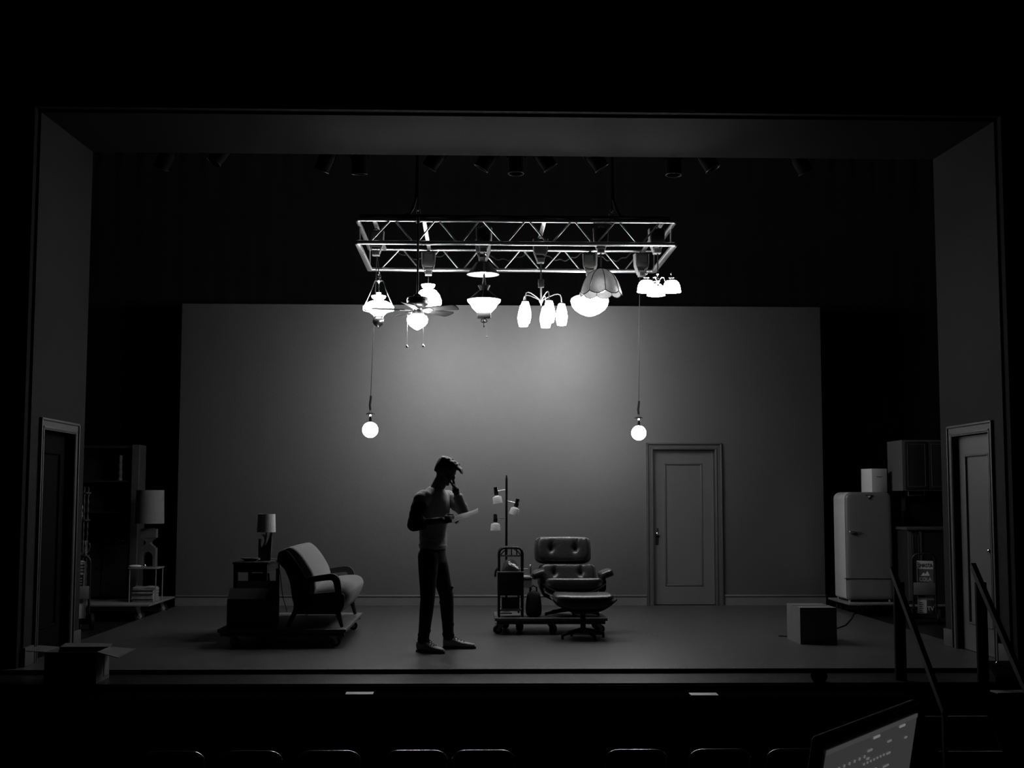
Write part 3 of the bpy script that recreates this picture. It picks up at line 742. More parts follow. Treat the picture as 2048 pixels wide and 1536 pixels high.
# table lamp with a sculpted base
t = thing('table_lamp', 'table lamp with drum shade and dark sculpted base on the side table', 'lamp', (-2.515, 2.5, TZ))
at(MB().lathe([(.094, 1.052), (.087, 1.235), (.084, 1.235), (.091, 1.052)], (-2.513, 2.5, 0), n=36), 'lamp_shade', SHADEFAB, t)
at(MB().cyl((-2.513, 2.5, 1.0), (-2.513, 2.5, 1.2), .008).cyl((-2.595, 2.5, 1.2), (-2.43, 2.5, 1.2), .003, n=6), 'shade_stem', DARKMETAL, t)
at(MB().prism([(-2.583, TZ), (-2.463, TZ), (-2.450, 1.06), (-2.460, 1.068), (-2.483, .985), (-2.508, .93), (-2.543, .905), (-2.561, .90), (-2.563, .985), (-2.583, .985), (-2.586, .88)], 2.465, 2.535), 'base', CERAMIC, t)
at(MB().prism([(-2.548, .905), (-2.528, .915), (-2.513, .95), (-2.510, .99), (-2.513, 1.02), (-2.533, 1.035), (-2.558, 1.03), (-2.553, 1.015), (-2.533, 1.005), (-2.526, .96)], 2.475, 2.525), 'pale_figure', mat('pale_ceramic', .4, .4), t)
tag(MB().lathe([(0, .769), (.05, .766), (.085, .786), (.10, .795), (.098, .798), (.08, .791), (.05, .773), (0, .775)], n=28).build('dish', CERAMICL, loc=(-2.655, 2.42, 0)), 'shallow dish on the left end of the side table top', 'dish')
tag(MB().bb(-.04, .03, -.05, .05, .776, .79, bev=.005).build('folded_paper', OFFWHITE, loc=(-2.645, 2.42, .002), rot=(0, .06, .4)), 'small folded pale paper lying in the shallow dish', 'paper')
wire('power_cable', [(-2.5, 2.55, TZ+.012), (-2.46, 2.58, TZ+.010), (-2.425, 2.60, TZ+.004), (-2.405, 2.62, TZ-.04), (-2.40, 2.75, .6), (-2.40, 2.95, .36), (-2.38, 3.14, .2)], .004, 'black lamp cord drooping below the side table', 'cord')
# open cartons on the dolly
def carton(label, x0, x1, y0, y1, z0, z1, m, flaps, name='cardboard_box'):
    t = thing(name, label, 'box', ((x0+x1)/2, (y0+y1)/2, z0))
    th = .006
    at(MB().bb(x0, x1, y0, y0+th, z0, z1).bb(x0, x1, y1-th, y1, z0, z1).bb(x0, x0+th, y0+th, y1-th, z0, z1).bb(x1-th, x1, y0+th, y1-th, z0, z1).bb(x0+th, x1-th, y0+th, y1-th, z0, z0+th), 'box_body', m, t)
    for sd, L, a in flaps:
        c, s_ = math.cos(a)*L, math.sin(a)*L
        if sd == 'L': P = [[(x0, y0+.005, z1), (x0, y1-.005, z1)], [(x0-c, y0+.012, z1+s_), (x0-c, y1-.012, z1+s_)]]
        if sd == 'R': P = [[(x1, y0+.005, z1), (x1, y1-.005, z1)], [(x1+c, y0+.02, z1+s_), (x1+c, y1-.02, z1+s_)]]
        if sd == 'F': P = [[(x0+.005, y0, z1), (x1-.005, y0, z1)], [(x0+.012, y0-c, z1+s_), (x1-.012, y0-c, z1+s_)]]
        if sd == 'B': P = [[(x0+.005, y1, z1), (x1-.005, y1, z1)], [(x0+.012, y1+c, z1+s_), (x1-.012, y1+c, z1+s_)]]
        at(MB().grid(P, .005), 'flap', m, t)
    return t
carton('dark open carton on the dolly in front of the side table', -2.73, -2.30, 1.62, 2.02, DZ, .445, CARDDARK, [('R', .12, 1.9), ('B', .15, 1.3), ('F', .12, 2.2)])
carton('dark carton with one raised flap under the side table', -2.70, -2.50, 2.30, 2.75, DZ, .53, CARDDARK, [('L', .16, -.5), ('B', .1, 1.8)])

# ------------------------------------------------------------------ lounge chair group on its dolly
DZ2 = .172
dolly('caster dolly under the leather lounge chair and the metal cart', -.19, .97, 2.66, 3.46, DZ2, 0, [(-.13, 2.80, PI+.4), (.06, 3.05, .9), (.40, 2.82, .9), (.88, 2.82, .3), (.88, 3.3, .2), (-.1, 3.34, .2)], r=.045)
def bend(p, R):   # wrap a flat cushion about a vertical axis in front of it
    a = p.x/R
    return Vector((math.sin(a)*(R+p.y), (R+p.y)*math.cos(a)-R, p.z))
def tuft(btn, dep, rad):
    def fn(p):
        d = 0
        for bx, bz in btn:
            r2 = ((p.x-bx)**2+(p.z-bz)**2)/rad**2
            d += dep*math.exp(-r2)+sum(dep*.38*math.exp(-((p.x-bx-o_*(p.z-bz)*.35)/(.28*rad))**2-((p.z-bz-.02)/(2.3*rad))**2) for o_ in (-1, 0, 1))
        if p.y < 0: p = Vector((p.x, p.y+d, p.z))
        return bend(p, 1.1)
    return fn
t = thing('lounge_chair', 'black tufted leather lounge chair with moulded wood shells on the dolly', 'lounge chair', (.60, 3.08, DZ2))
def pillow(w_, h, th, nx=48, nz=30, q_=.22, fn=None):
    """a stuffed pad in the XZ plane, both faces on one grid so buttons and creases resolve"""
    P = lambda u, v, s_: (u*w_/2*math.sqrt(1-q_*v*v*u*u), s_*th/2*max(0, (1-abs(u)**7)*(1-abs(v)**6))**.38, v*h/2*math.sqrt(1-q_*u*u*v*v))
    ez = lambda t_: math.sin(t_*PI/2)*.45+t_*.55
    q = MB()
    for s_ in (-1, 1):
        vs = [fn(Vector(P(ez(-1+2*i/nx), ez(-1+2*k/nz), s_))) if fn else Vector(P(ez(-1+2*i/nx), ez(-1+2*k/nz), s_)) for i in range(nx+1) for k in range(nz+1)]
        q.add(vs, [(i*(nz+1)+k, (i+1)*(nz+1)+k, (i+1)*(nz+1)+k+1, i*(nz+1)+k+1) for i in range(nx) for k in range(nz)])
    return q
def shellpad(w_, h, c, tilt, btn, th=.115):
    """leather cushion and the veneer shell behind it, in the XZ plane facing -Y"""
    fn = tuft(btn, .034, .034)
    q = pillow(w_, h, th, fn=fn)
    M = Matrix.Translation(c) @ Matrix.Rotation(tilt, 4, 'X')
    q.v = [M @ v for v in q.v]
    g = MB().sel((0, 0, 0), (w_+.014, .035, h+.014), .35, .24, u=64, v=12)
    g.v = [M @ bend(Vector((v.x, v.y+th*.5-.004, v.z)), 1.1) for v in g.v]
    return q, g
q, s_ = shellpad(.575, .285, (.552, 3.30, .845), math.radians(-14), [(-.135, .005), (.135, .005)])
hd = at(q, 'headrest_cushion', LEATHER, t, angle=80); at(s_, 'headrest_shell', PLY, t)
q, s_ = shellpad(.60, .25, (.592, 3.235, .575), math.radians(-18), [(-.145, .02), (.145, .02)])
at(q, 'back_cushion', LEATHER, t, angle=80); at(s_, 'back_shell', PLY, t)
for x in (.45, .70): at(MB().tube([(x, 3.31, .60), (x, 3.345, .68), (x, 3.36, .80)], .014), 'back_brace', BLACKMETAL, t)
# seat with its shell
q = MB().sel((0, 0, 0), (.60, .56, .15), .4, .3, u=72, v=30)
def seatfn(v):
    z = v.z-.035*(abs(v.x)/.3)**2*0+.02*math.exp(-((v.y+.27)/.12)**2)
    if v.z > 0: z -= .012*sum(math.exp(-((v.x-b)/.03)**2-((v.y-.05)/.10)**2) for b in (-.02, .03, .08))
    z += .05*(abs(v.x)/.3)**4*(1 if v.z < 0 else .3)
    return Vector((v.x, v.y, z))
q.v = [Matrix.Translation((.635, 2.98, .455)) @ Matrix.Rotation(math.radians(-8), 4, 'X') @ seatfn(v) for v in q.v]
at(q, 'seat_cushion', LEATHER, t, angle=80)
rows = []
for j in range(9):
    y = -.27+.54*j/8
    rows.append([Matrix.Translation((.635, 2.98, .455)) @ Matrix.Rotation(math.radians(-8), 4, 'X') @ Vector((x, y, -.075+.10*(abs(x)/.325)**2.6)) for x in [-.325+.65*i/20 for i in range(21)]])
at(MB().grid(rows, .012), 'seat_shell', PLY, t)
for s_, cx in ((-1, .275), (1, .985)):
    q = MB().sel((0, 0, 0), (.155, .34, .085), .5, .5, rot=(0, 0, 0), u=28, v=14)
    q.v = [Matrix.Translation((cx, 3.02, .605)) @ Matrix.Rotation(math.radians(-20), 4, 'Y') @ Vector((v.x, v.y, v.z-.25*v.x*v.x*4)) for v in q.v]
    at(q, 'armrest', LEATHER, t, angle=80)
    bx = cx-s_*.055
    rows = [[(bx+s_*.02, 3.0+dy, .585), (bx+s_*.03, 3.0+dy, .53), (bx+s_*.03, 3.0+dy, .46), (bx+s_*.0, 3.0+dy*.8, .39), (bx-s_*.09, 3.0+dy*.6, .345)] for dy in (-.16, -.08, 0, .08, .16)]
    at(MB().grid(rows, .03), 'arm_bracket', BLACKMETAL, t)
at(MB().cyl((.625, 3.05, .21), (.625, 3.05, .39), .03), 'pedestal', BLACKMETAL, t)
for k in range(5):
    a = math.radians(200+72*k)
    at(MB().tube([(.625, 3.05, .235), (.625+.15*math.cos(a), 3.05+.15*math.sin(a), .215), (.625+.30*math.cos(a), 3.05+.30*math.sin(a), .190)], [.026, .02, .015]).cyl((.625+.29*math.cos(a), 3.05+.29*math.sin(a), DZ2), (.625+.29*math.cos(a), 3.05+.29*math.sin(a), .19), .014), 'base_leg', BLACKMETAL, t)
# ottoman on the deck
t = thing('ottoman', 'black leather ottoman with curved veneer shell, standing on the deck before the lounge chair', 'ottoman', (.695, 2.34, 0))
q = MB().sel((0, 0, 0), (.60, .50, .165), .42, .32, u=72, v=30)
q.v = [Vector((.69+v.x, 2.34+v.y, .365+v.z+.05*(abs(v.x)/.3)**2.4*(1 if v.z < 0 else .35)-(.012 if v.z > 0 and abs(v.y) < .02 else 0))) for v in q.v]
at(q, 'cushion', LEATHER, t, angle=80)
rows = [[Vector((.69+x, 2.34+y, .268+.135*(abs(x)/.318)**2.4)) for x in [-.318+.636*i/24 for i in range(25)]] for y in (-.235, -.12, 0, .12, .235)]
at(MB().grid(rows, .013), 'shell', PLY, t)
at(MB().cyl((.69, 2.34, .05), (.69, 2.34, .275), .028).box((.69, 2.34, .258), (.20, .12, .02)), 'pedestal', BLACKMETAL, t)
for k in range(4):
    a = math.radians(25+90*k)
    at(MB().tube([(.69, 2.34, .085), (.69+.12*math.cos(a), 2.34+.12*math.sin(a), .07), (.69+.24*math.cos(a), 2.34+.24*math.sin(a), .04)], [.026, .02, .014]).cyl((.69+.235*math.cos(a), 2.34+.235*math.sin(a), 0), (.69+.235*math.cos(a), 2.34+.235*math.sin(a), .04), .013), 'base_leg', BLACKMETAL, t)

# metal cart with bin
t = thing('metal_cart', 'black tube-framed cart with a front bin, beside the lounge chair', 'cart', (-.025, 2.86, DZ2))
CX0, CX1 = -.145, .098
for y, zt in ((2.76, .885), (2.98, .885)):
    pts = [(CX0, y, DZ2), (CX0, y, zt-.06)]+[(CX0+.06-.06*math.cos(a), y, zt-.06+.06*math.sin(a)) for a in (PI/6, PI/3, PI/2)]+[(CX1-.06+.06*math.sin(a), y, zt-.06+.06*math.cos(a)) for a in (0, PI/6, PI/3)]+[(CX1, y, zt-.06), (CX1, y, DZ2)]
    at(MB().tube(pts, .0125, n=10), 'tube_frame', BLACKMETAL, t)
q = MB()
for x in (-.075, -.01, .045): q.cyl((x, 2.985, .80), (x, 2.985, .865), .006, n=8)
for s in (-1, 1): q.tube([(-.02+s*.105, 2.985, .80), (-.02+s*.08, 2.985, .835), (-.02+s*.035, 2.985, .865)], .006, n=8)
at(q, 'back_grille', BLACKMETAL, t)
at(MB().bb(CX0+.012, CX1-.012, 2.975, 2.99, .785, .802), 'chrome_rail', ALU, t)
at(MB().bb(CX0-.015, CX1+.012, 2.735, 2.745, .40, .635, bev=.003).bb(CX0-.015, CX1+.012, 2.985, 2.995, .40, .6).bb(CX0-.015, CX0-.007, 2.745, 2.985, .40, .62).bb(CX1+.004, CX1+.012, 2.745, 2.985, .40, .62).bb(CX0-.015, CX1+.012, 2.735, 2.99, .395, .403), 'bin', mat('black_sheet_metal', .02, .35), t)
at(MB().bb(CX0-.018, CX1+.015, 2.728, 2.748, .628, .642, bev=.004), 'bin_rim', GREYMETAL, t)
at(MB().bb(CX0, CX1, 2.76, 2.98, .235, .25).bb(CX0+.02, CX1-.02, 2.748, 2.757, .252, .262), 'lower_shelf', GREYMETAL, t)
# bag with crumpled foil inside the bin
rows = []
random.seed(11)
for i in range(9):
    r_ = []
    for k in range(9):
        x, y = -.125+.21*k/8, 2.765+.2*i/8
        b = math.sin(PI*k/8)**.6*math.sin(PI*i/8)**.6
        r_.append((x, y, .60+.17*b+random.uniform(-.012, .012)*b))
    rows.append(r_)
t = thing('cloth_bag', 'black soft bag stuffed into the top of the metal cart', 'bag', (-.02, 2.86, .41))
at(MB().grid(rows, .01).sel((-.02, 2.865, .53), (.2, .2, .22), .6, .6), 'bag_body', FABRICB, t)
at(MB().tube([(-.135, 2.80, .70), (-.18, 2.79, .645), (-.185, 2.79, .60), (-.182, 2.79, .585)], .012), 'strap', FABRICB, t)
q = MB(); rows = []
for i in range(7):
    rows.append([(-.06+.11*k/8+.01*i/6, 2.742-.004*i+.01*random.random(), .755-.055*k/8-.035*i/6+random.uniform(-.006, .006)) for k in range(9)])
q.grid(rows, .004)
tag(q.build('foil_wrapper', mat('crumpled_foil', .6, .25, metal=.8, bump=.8, bscale=80)), 'crumpled shiny wrapper on top of the black bag in the cart', 'wrapper')
carton('small dark box on the lower shelf of the metal cart', -.115, .065, 2.79, 2.95, .2505, .36, CARDDARK, [], 'storage_box')
# low round-cornered table with papers, behind the cart
t = thing('folding_table', 'small dark table with papers, between the metal cart and the lounge chair', 'table', (.14, 3.345, DZ2))
at(MB().bb(.06, .225, 3.245, 3.445, .535, .55, bev=.004), 'tabletop', GREYPLATE, t)
at(MB().bb(.06, .215, 3.25, 3.44, .44, .535), 'table_box', GREYMETAL, t)
for x in (.075, .205):
    for y in (3.26, 3.43): at(MB().cyl((x, y, DZ2), (x, y, .535), .010), 'leg', DARKMETAL, t)
at(MB().cyl((.21, 3.43, .55), (.21, 3.43, .66), .008).sph((.21, 3.43, .665), .013).tube([(.21, 3.43, .64), (.07, 3.43, .64)], .006), 'rail_post', CHROME, t)
for i, (x, y, r, l) in enumerate([(.15, 3.295, .2, 'small loose paper lying nearest on the table beside the cart'), (.14, 3.385, -.3, 'loose pale paper lying farther back on the table beside the cart')]):
    tag(MB().bb(-.05, .05, -.04, .04, 0, .012, bev=.002).build('paper', OFFWHITE, loc=(x, y, .5502+.002*i), rot=(0, 0, r)), l, 'paper')
# black bag standing on the dolly
t = thing('tote_bag', 'black upright bag standing on the dolly left of the lounge chair', 'bag', (.215, 2.80, DZ2))
q = MB().sel((0, 0, 0), (.17, .14, .27), .55, .5, u=28, v=18)
q.v = [Vector((.215+v.x*(1.05-.9*(v.z+.12)), 2.80+v.y*(1-.8*(v.z+.12)), DZ2+.135+v.z)) for v in q.v]
at(q, 'bag_body', FABRICB, t, angle=80)
for y in (2.775, 2.825): at(MB().tube([(.175, y, .42), (.18, y, .475), (.21, y, .495), (.245, y, .475), (.25, y, .42)], .007), 'strap', FABRICB, t)
# pole lamp with three shades
t = thing('pole_lamp', 'black pole floor lamp with three adjustable white-glass spots behind the cart', 'floor lamp', (-.055, 3.18, DZ2))
PX, PY = -.06, 3.18
at(MB().cyl((PX, PY, DZ2), (PX, PY, 1.60), .0125, n=12).cyl((PX, PY, 1.60), (PX, PY, 1.645), .0125, .007, n=12), 'pole', BLACKMETAL, t)
at(MB().lathe([(0, .035), (.012, .033), (.06, .012), (.065, 0), (0, 0)], (PX, PY, DZ2), n=28), 'base', BLACKMETAL, t)
for px, cx, cz, tilt in ((-1, -.158, 1.385, .16), (1, .028, 1.262, -.27), (-1, -.178, 1.095, 0.0)):
    R_ = Matrix.Translation((cx, PY, cz)) @ Matrix.Rotation(-tilt, 4, 'Y')
    def tf(q): q.v = [R_ @ v for v in q.v]; return q
    h = at(tf(MB().lathe([(0, .135), (.021, .134), (.022, .13), (.022, .072), (.0225, .07), (.0225, .045), (0, .045)], n=24)), 'socket_can', CHROME, t)
    at(tf(MB().lathe([(.0235, .085), (.0235, .052), (.02, .05)], n=24)), 'socket_band', BLACKMETAL, t, h)
    at(tf(MB().lathe([(.018, .045), (.022, .041), (.024, .036), (.044, .030), (.048, .022), (.053, -.042), (.050, -.042), (.045, .02), (.02, .034)], n=32)), 'glass_shade', mat('pure_white_opal_unlit', .75, .45, trans=.25), t, h)
    at(MB().cyl((PX, PY, cz+.105 if tilt else cz+.085), (cx, PY, cz+.09), .005).sph((PX+px*.012, PY, cz+.10 if tilt else cz+.087), .010, u=10, v=8), 'swivel_arm', CHROME, t)

# carton on the deck, right
t = carton('closed brown carton with tape on the deck, right of the back door', 2.74, 3.095, 1.765, 2.30, 0, .345, CARD, [])
at(MB().bb(2.742, 3.093, 1.767, 2.03, .345, .349).bb(2.742, 3.093, 2.035, 2.298, .345, .349), 'lid_flap', CARD, t)
at(MB().bb(2.735, 3.10, 2.0, 2.065, .349, .3505), 'tape_strip', mat('glossy_tape', .3, .2), t)
wire('black_cable', [(2.7, 2.5, .006), (2.95, 2.38, .006), (3.12, 2.45, .006), (3.3, 2.9, .006), (3.7, 3.6, .006), (4.0, 4.4, .006), (4.2, 5.0, .006), (4.25, 5.05, 0.004)], .006, 'thin black cable trailing from behind the carton to the dolly at the right')

# ------------------------------------------------------------------ the standing person
t = thing('person', 'person in a light grey jumper and black jeans reading, one hand to the face', 'person', (-.77, 1.3, 0))
def chain(q, pts, rs, n=16):
    pts = [Vector(p) for p in pts]
    for i, (p, r) in enumerate(zip(pts, rs)):
        q.sph(p, r, u=n, v=10)
        if i: q.cyl(pts[i-1], p, rs[i-1], r, n=n)
    return q
def stack(q, rings, n=28):
    """ellipse rings: (centre, yaw, half-width, half-depth, tilt of the plane about the lateral axis)"""
    vs = []
    for c, yaw, a, b, tl in rings:
        R_ = Matrix.Rotation(yaw, 3, 'Z') @ Matrix.Rotation(tl, 3, 'Y')
        for k in range(n):
            th = 2*PI*k/n
            vs.append(Vector(c)+R_ @ Vector((b*math.cos(th), a*math.sin(th), 0)))
    m = len(rings)
    fs = [(i*n+k, i*n+(k+1) % n, (i+1)*n+(k+1) % n, (i+1)*n+k) for i in range(m-1) for k in range(n)]
    fs += [list(range(n))[::-1], list(range((m-1)*n, m*n))]
    return q.add(vs, fs)
YAWC, YAWH = math.radians(-38), math.radians(-20)
# joints
HipR, HipL = (-.825, 1.215, .885), (-.765, 1.385, .885)
KneR, KneL = (-.828, 1.185, .475), (-.662, 1.42, .495)
AnkR, AnkL = (-.865, 1.185, .085), (-.640, 1.47, .085)
ShR, ShL = (-.895, 1.14, 1.382), (-.655, 1.455, 1.405)
ElR, WrR = (-.955, 1.06, 1.155), (-.700, 1.015, 1.195)
ElL, WrL = (-.51, 1.325, 1.285), (-.585, 1.285, 1.485)
NECK = (-.755, 1.295, 1.475)
HEAD = Vector((-.672, 1.275, 1.655))
Rh = Matrix.Translation(HEAD) @ Matrix.Rotation(math.radians(-12), 4, 'Z') @ Matrix.Rotation(math.radians(30), 4, 'Y')
def head_part(q, pts=None): 
    q.v = [Rh @ v for v in q.v]; return q
# head: local +X faces forward, Z up
hq = MB()
stack(hq, [((.038, 0, -.118), 0, .022, .026, 0), ((.030, 0, -.108), 0, .038, .046, 0), ((.018, 0, -.085), 0, .054, .068, 0), ((.010, 0, -.05), 0, .064, .082, 0), ((.004, 0, -.01), 0, .070, .091, 0), ((-.002, 0, .03), 0, .075, .096, 0), ((-.006, 0, .065), 0, .072, .092, 0), ((-.008, 0, .092), 0, .058, .074, 0), ((-.01, 0, .108), 0, .035, .044, 0), ((-.01, 0, .113), 0, .012, .015, 0)])
hq.sel((.098, 0, -.022), (.036, .026, .045), .9, .9, rot=(0, -.35, 0))            # nose
hq.sph((.094, 0, -.036), (.015, .017, .011), u=12, v=8)
hq.sel((.088, 0, .018), (.026, .10, .02), 1, 1)                                    # brow
hq.sel((.083, 0, -.066), (.02, .046, .013), 1, 1)                                  # lips
hq.sel((.081, 0, -.078), (.02, .040, .013), 1, 1)
hq.sph((.078, 0, -.102), (.02, .024, .018), u=12, v=8)                             # chin
for s in (-1, 1):
    hq.sel((-.004, s*.078, -.012), (.034, .016, .058), .8, .9, rot=(0, .15, s*.35))  # ears
    hq.sph((.078, s*.032, .0), (.012, .015, .009), u=12, v=8)                      # eyelids
    hq.sph((.062, s*.042, -.038), (.026, .022, .026), u=12, v=8)                   # cheeks
head_part(hq)
body = MB(); body.v, body.f = hq.v, hq.f
chain(body, [(-.765, 1.30, 1.44), (-.745, 1.295, 1.50), (-.70, 1.28, 1.585)], [.070, .064, .064])
# trunk under the clothes
stack(body, [((-.79, 1.30, .86), YAWH, .13, .085, 0), ((-.79, 1.30, .98), YAWH, .135, .09, 0), ((-.785, 1.30, 1.12), YAWH*1.3, .13, .09, 0), ((-.78, 1.30, 1.30), YAWC, .15, .10, 0), ((-.775, 1.30, 1.42), YAWC, .14, .085, 0), ((-.765, 1.30, 1.47), YAWC, .07, .06, 0)])
chain(body, [ShR, ElR, WrR], [.050, .048, .034]); chain(body, [ShL, ElL, WrL], [.046, .040, .028])
chain(body, [HipR, KneR, AnkR], [.075, .05, .036]); chain(body, [HipL, KneL, AnkL], [.075, .05, .036])
def hand(q, wr, d, up, curl, side, spread=.10, L=1.0):
    """palm and five fingers; d along the hand, up the back of the hand"""
    d = Vector(d).normalized(); up = Vector(up); up = (up-d*up.dot(d)).normalized(); s = d.cross(up)*side
    wr = Vector(wr); B = Matrix((d, s, up)).transposed()
    vs = MB().sel((0, 0, 0), (.085*L, .078*L, .027*L), .6, .55, u=20, v=10)
    o = len(q.v); q.v += [wr+d*.045*L+B @ v for v in vs.v]; q.f += [[i+o for i in f] for f in vs.f]
    for k, (off, ln) in enumerate(((.029, .072), (.0095, .08), (-.0105, .074), (-.029, .058))):
        p = wr+d*.082*L+s*off*L; a = 0; dd = d+s*off*spread*8; pts = [p-d*.01]
        for j, fr_ in enumerate((.45, .32, .23)):
            a += curl*(.7+.15*k*0+.35*j)
            dr = (dd.normalized()*math.cos(a)-up*math.sin(a)).normalized()
            pts.append(pts[-1]+dr*ln*L*fr_*1.1)
        chain(q, pts, [.0098*L, .009*L, .0083*L, .0072*L], n=10)
    b = wr+d*.022*L+s*.032*L
    chain(q, [b, b+(d*.6+s*.75-up*.25).normalized()*.038*L, b+(d*.6+s*.75-up*.25).normalized()*.038*L+(d*.85+s*.25-up*.4).normalized()*.032*L, b+(d*.6+s*.75-up*.25).normalized()*.038*L+(d*.85+s*.25-up*.4).normalized()*.032*L+(d*.9-up*.4).normalized()*.024*L], [.014*L, .0115*L, .0105*L, .0085*L], n=10)
hand(body, WrR, (.97, -.08, .18), (-.1, -.75, .66), .42, -1, L=1.08)
hand(body, WrL, (-.16, -.12, .98), (.85, -.1, .2), .30, -1)
fused(body, 'body', SKIN, t, voxel=.0062, smooth=3, factor=.4)
# jumper
jq = MB()
stack(jq, [((-.785, 1.30, .925), YAWH, .155, .115, 0), ((-.787, 1.30, .95), YAWH, .163, .122, 0), ((-.785, 1.30, 1.00), YAWH, .162, .122, 0), ((-.785, 1.30, 1.10), YAWH*1.2, .160, .122, 0), ((-.785, 1.30, 1.2), YAWC*.85, .172, .125, 0), ((-.785, 1.30, 1.30), YAWC, .192, .128, 0), ((-.785, 1.30, 1.38), YAWC, .195, .120, .05), ((-.775, 1.30, 1.435), YAWC, .165, .10, .1), ((-.765, 1.295, 1.47), YAWC, .105, .085, .15), ((-.757, 1.293, 1.495), YAWC, .072, .072, .2)])
chain(jq, [(-.87, 1.18, 1.39), ShR], [.085, .072]); chain(jq, [(-.69, 1.42, 1.39), ShL], [.085, .070])
# folds at the waist
for z, a in ((.965, .2), (.985, -.4), (1.03, .5)):
    stack(jq, [((-.787, 1.30, z-.012), YAWH+a*.1, .160, .119, a*.25), ((-.787, 1.30, z), YAWH+a*.1, .169, .128, a*.25), ((-.787, 1.30, z+.014), YAWH+a*.1, .158, .118, a*.25)])
jm = fused(jq, 'jumper', SWEATER, t, voxel=.008, smooth=5)
for side, sh, el, wr in (('R', ShR, ElR, WrR), ('L', ShL, ElL, WrL)):
    sq = MB(); sh, el, wr = Vector(sh), Vector(el), Vector(wr)
    if side == 'R': pts = [sh+(el-sh)*.24, sh+(el-sh)*.45, sh+(el-sh)*.72, el, el+(wr-el)*.18, el+(wr-el)*.34]; rs = [.071, .068, .063, .060, .056, .054]
    else: pts = [sh+(el-sh)*.05, sh+(el-sh)*.4, sh+(el-sh)*.75, el, el+(wr-el)*.3, el+(wr-el)*.62]; rs = [.070, .062, .056, .054, .049, .044]
    chain(sq, pts, rs)
    for i in range(len(pts)-1):
        m_ = (pts[i]+pts[i+1])/2; sq.sph(m_, rs[i]*1.03, u=14, v=8)
    d = (pts[-1]-pts[-2]).normalized()
    sq.cyl(pts[-1]-d*.012, pts[-1]+d*.014, rs[-1]*1.13, n=18)
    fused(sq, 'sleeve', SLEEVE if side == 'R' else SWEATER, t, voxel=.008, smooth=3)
# jeans
tq = MB()
stack(tq, [((-.787, 1.30, .80), YAWH, .155, .105, 0), ((-.79, 1.30, .86), YAWH, .163, .115, 0), ((-.787, 1.30, .92), YAWH, .158, .112, 0), ((-.787, 1.30, .955), YAWH, .150, .106, 0)])
def leg(h, k, a, s):
    h, k, a = Vector(h), Vector(k), Vector(a)
    pts = [h-Vector((0, 0, .02)), h+(k-h)*.35, h+(k-h)*.7, k, k+(a-k)*.28, k+(a-k)*.6, k+(a-k)*.88, a+Vector((0, 0, .03))]
    rs = [.098, .090, .076, .067, .064, .056, .051, .054]
    chain(tq, pts, rs, n=18)
    for fz, dx in ((.06, .008), (-.05, -.006), (-.27, .006), (-.33, -.005), (-.36, .006)):
        p = k+Vector((dx, 0, fz)) if fz > -.2 else k+(a-k)*(-fz/.39)+Vector((dx, 0, 0))
        tq.sph(p, (.068 if fz > -.2 else .058, .067 if fz > -.2 else .057, .02), rot=(.2*s, .3*s, 0), u=16, v=8)
leg(HipR, KneR, AnkR, 1); leg(HipL, KneL, AnkL, -1)
fused(tq, 'jeans', JEANS, t, voxel=.009, smooth=3)
# shoes
def shoe(heel, yaw):
    R_ = Matrix.Translation(heel) @ Matrix.Rotation(yaw, 4, 'Z')
    q = MB()
    prof = [(-.005, .034, .085), (.03, .038, .095), (.08, .040, .088), (.13, .043, .066), (.18, .047, .050), (.23, .046, .040), (.27, .036, .032), (.292, .016, .026)]
    vs, n = [], 20
    for x, hw, h in prof:
        for k in range(n):
            a = 2*PI*k/n
            vs.append((x, hw*math.copysign(abs(math.cos(a))**.8, math.cos(a)), .016+h/2+h/2*math.copysign(abs(math.sin(a))**.8, math.sin(a))))
    m = len(prof)
    fs = [(i*n+k, i*n+(k+1) % n, (i+1)*n+(k+1) % n, (i+1)*n+k) for i in range(m-1) for k in range(n)]+[list(range(n))[::-1], list(range((m-1)*n, m*n))]
    q.add(vs, fs); q.v = [R_ @ Vector(v) for v in q.v]
    sh = at(q, 'shoe', SHOE, t, angle=70)
    out = [(x, hw+.004) for x, hw, h in prof]
    q = MB().prism([(-.012, -.02)]+[(x, -w_) for x, w_ in out]+[(.302, 0)]+[(x, w_) for x, w_ in out[::-1]]+[(-.012, .02)], 0.0005, .020, 'XY')
    q.v = [R_ @ v for v in q.v]; at(q, 'sole', SOLE, t, sh)
    q = MB()
    for i in range(4):
        x = .10+.028*i; z = .016+[.087, .074, .064, .055][i]
        q.tube([(x, -.034, z-.018), (x+.006, -.012, z+.002), (x+.008, .012, z+.002), (x, .034, z-.018)], .0035, n=6)
    q.tube([(.105, 0, .105), (.09, -.03, .112), (.11, -.045, .09), (.118, -.03, .085)], .003, n=6).tube([(.105, 0, .105), (.10, .03, .112), (.125, .04, .09)], .003, n=6)
    q.v = [R_ @ v for v in q.v]; at(q, 'laces', SOLE, t, sh)
shoe((-.905, 1.225, 0), math.radians(-38)); shoe((-.685, 1.475, 0), math.radians(-3))
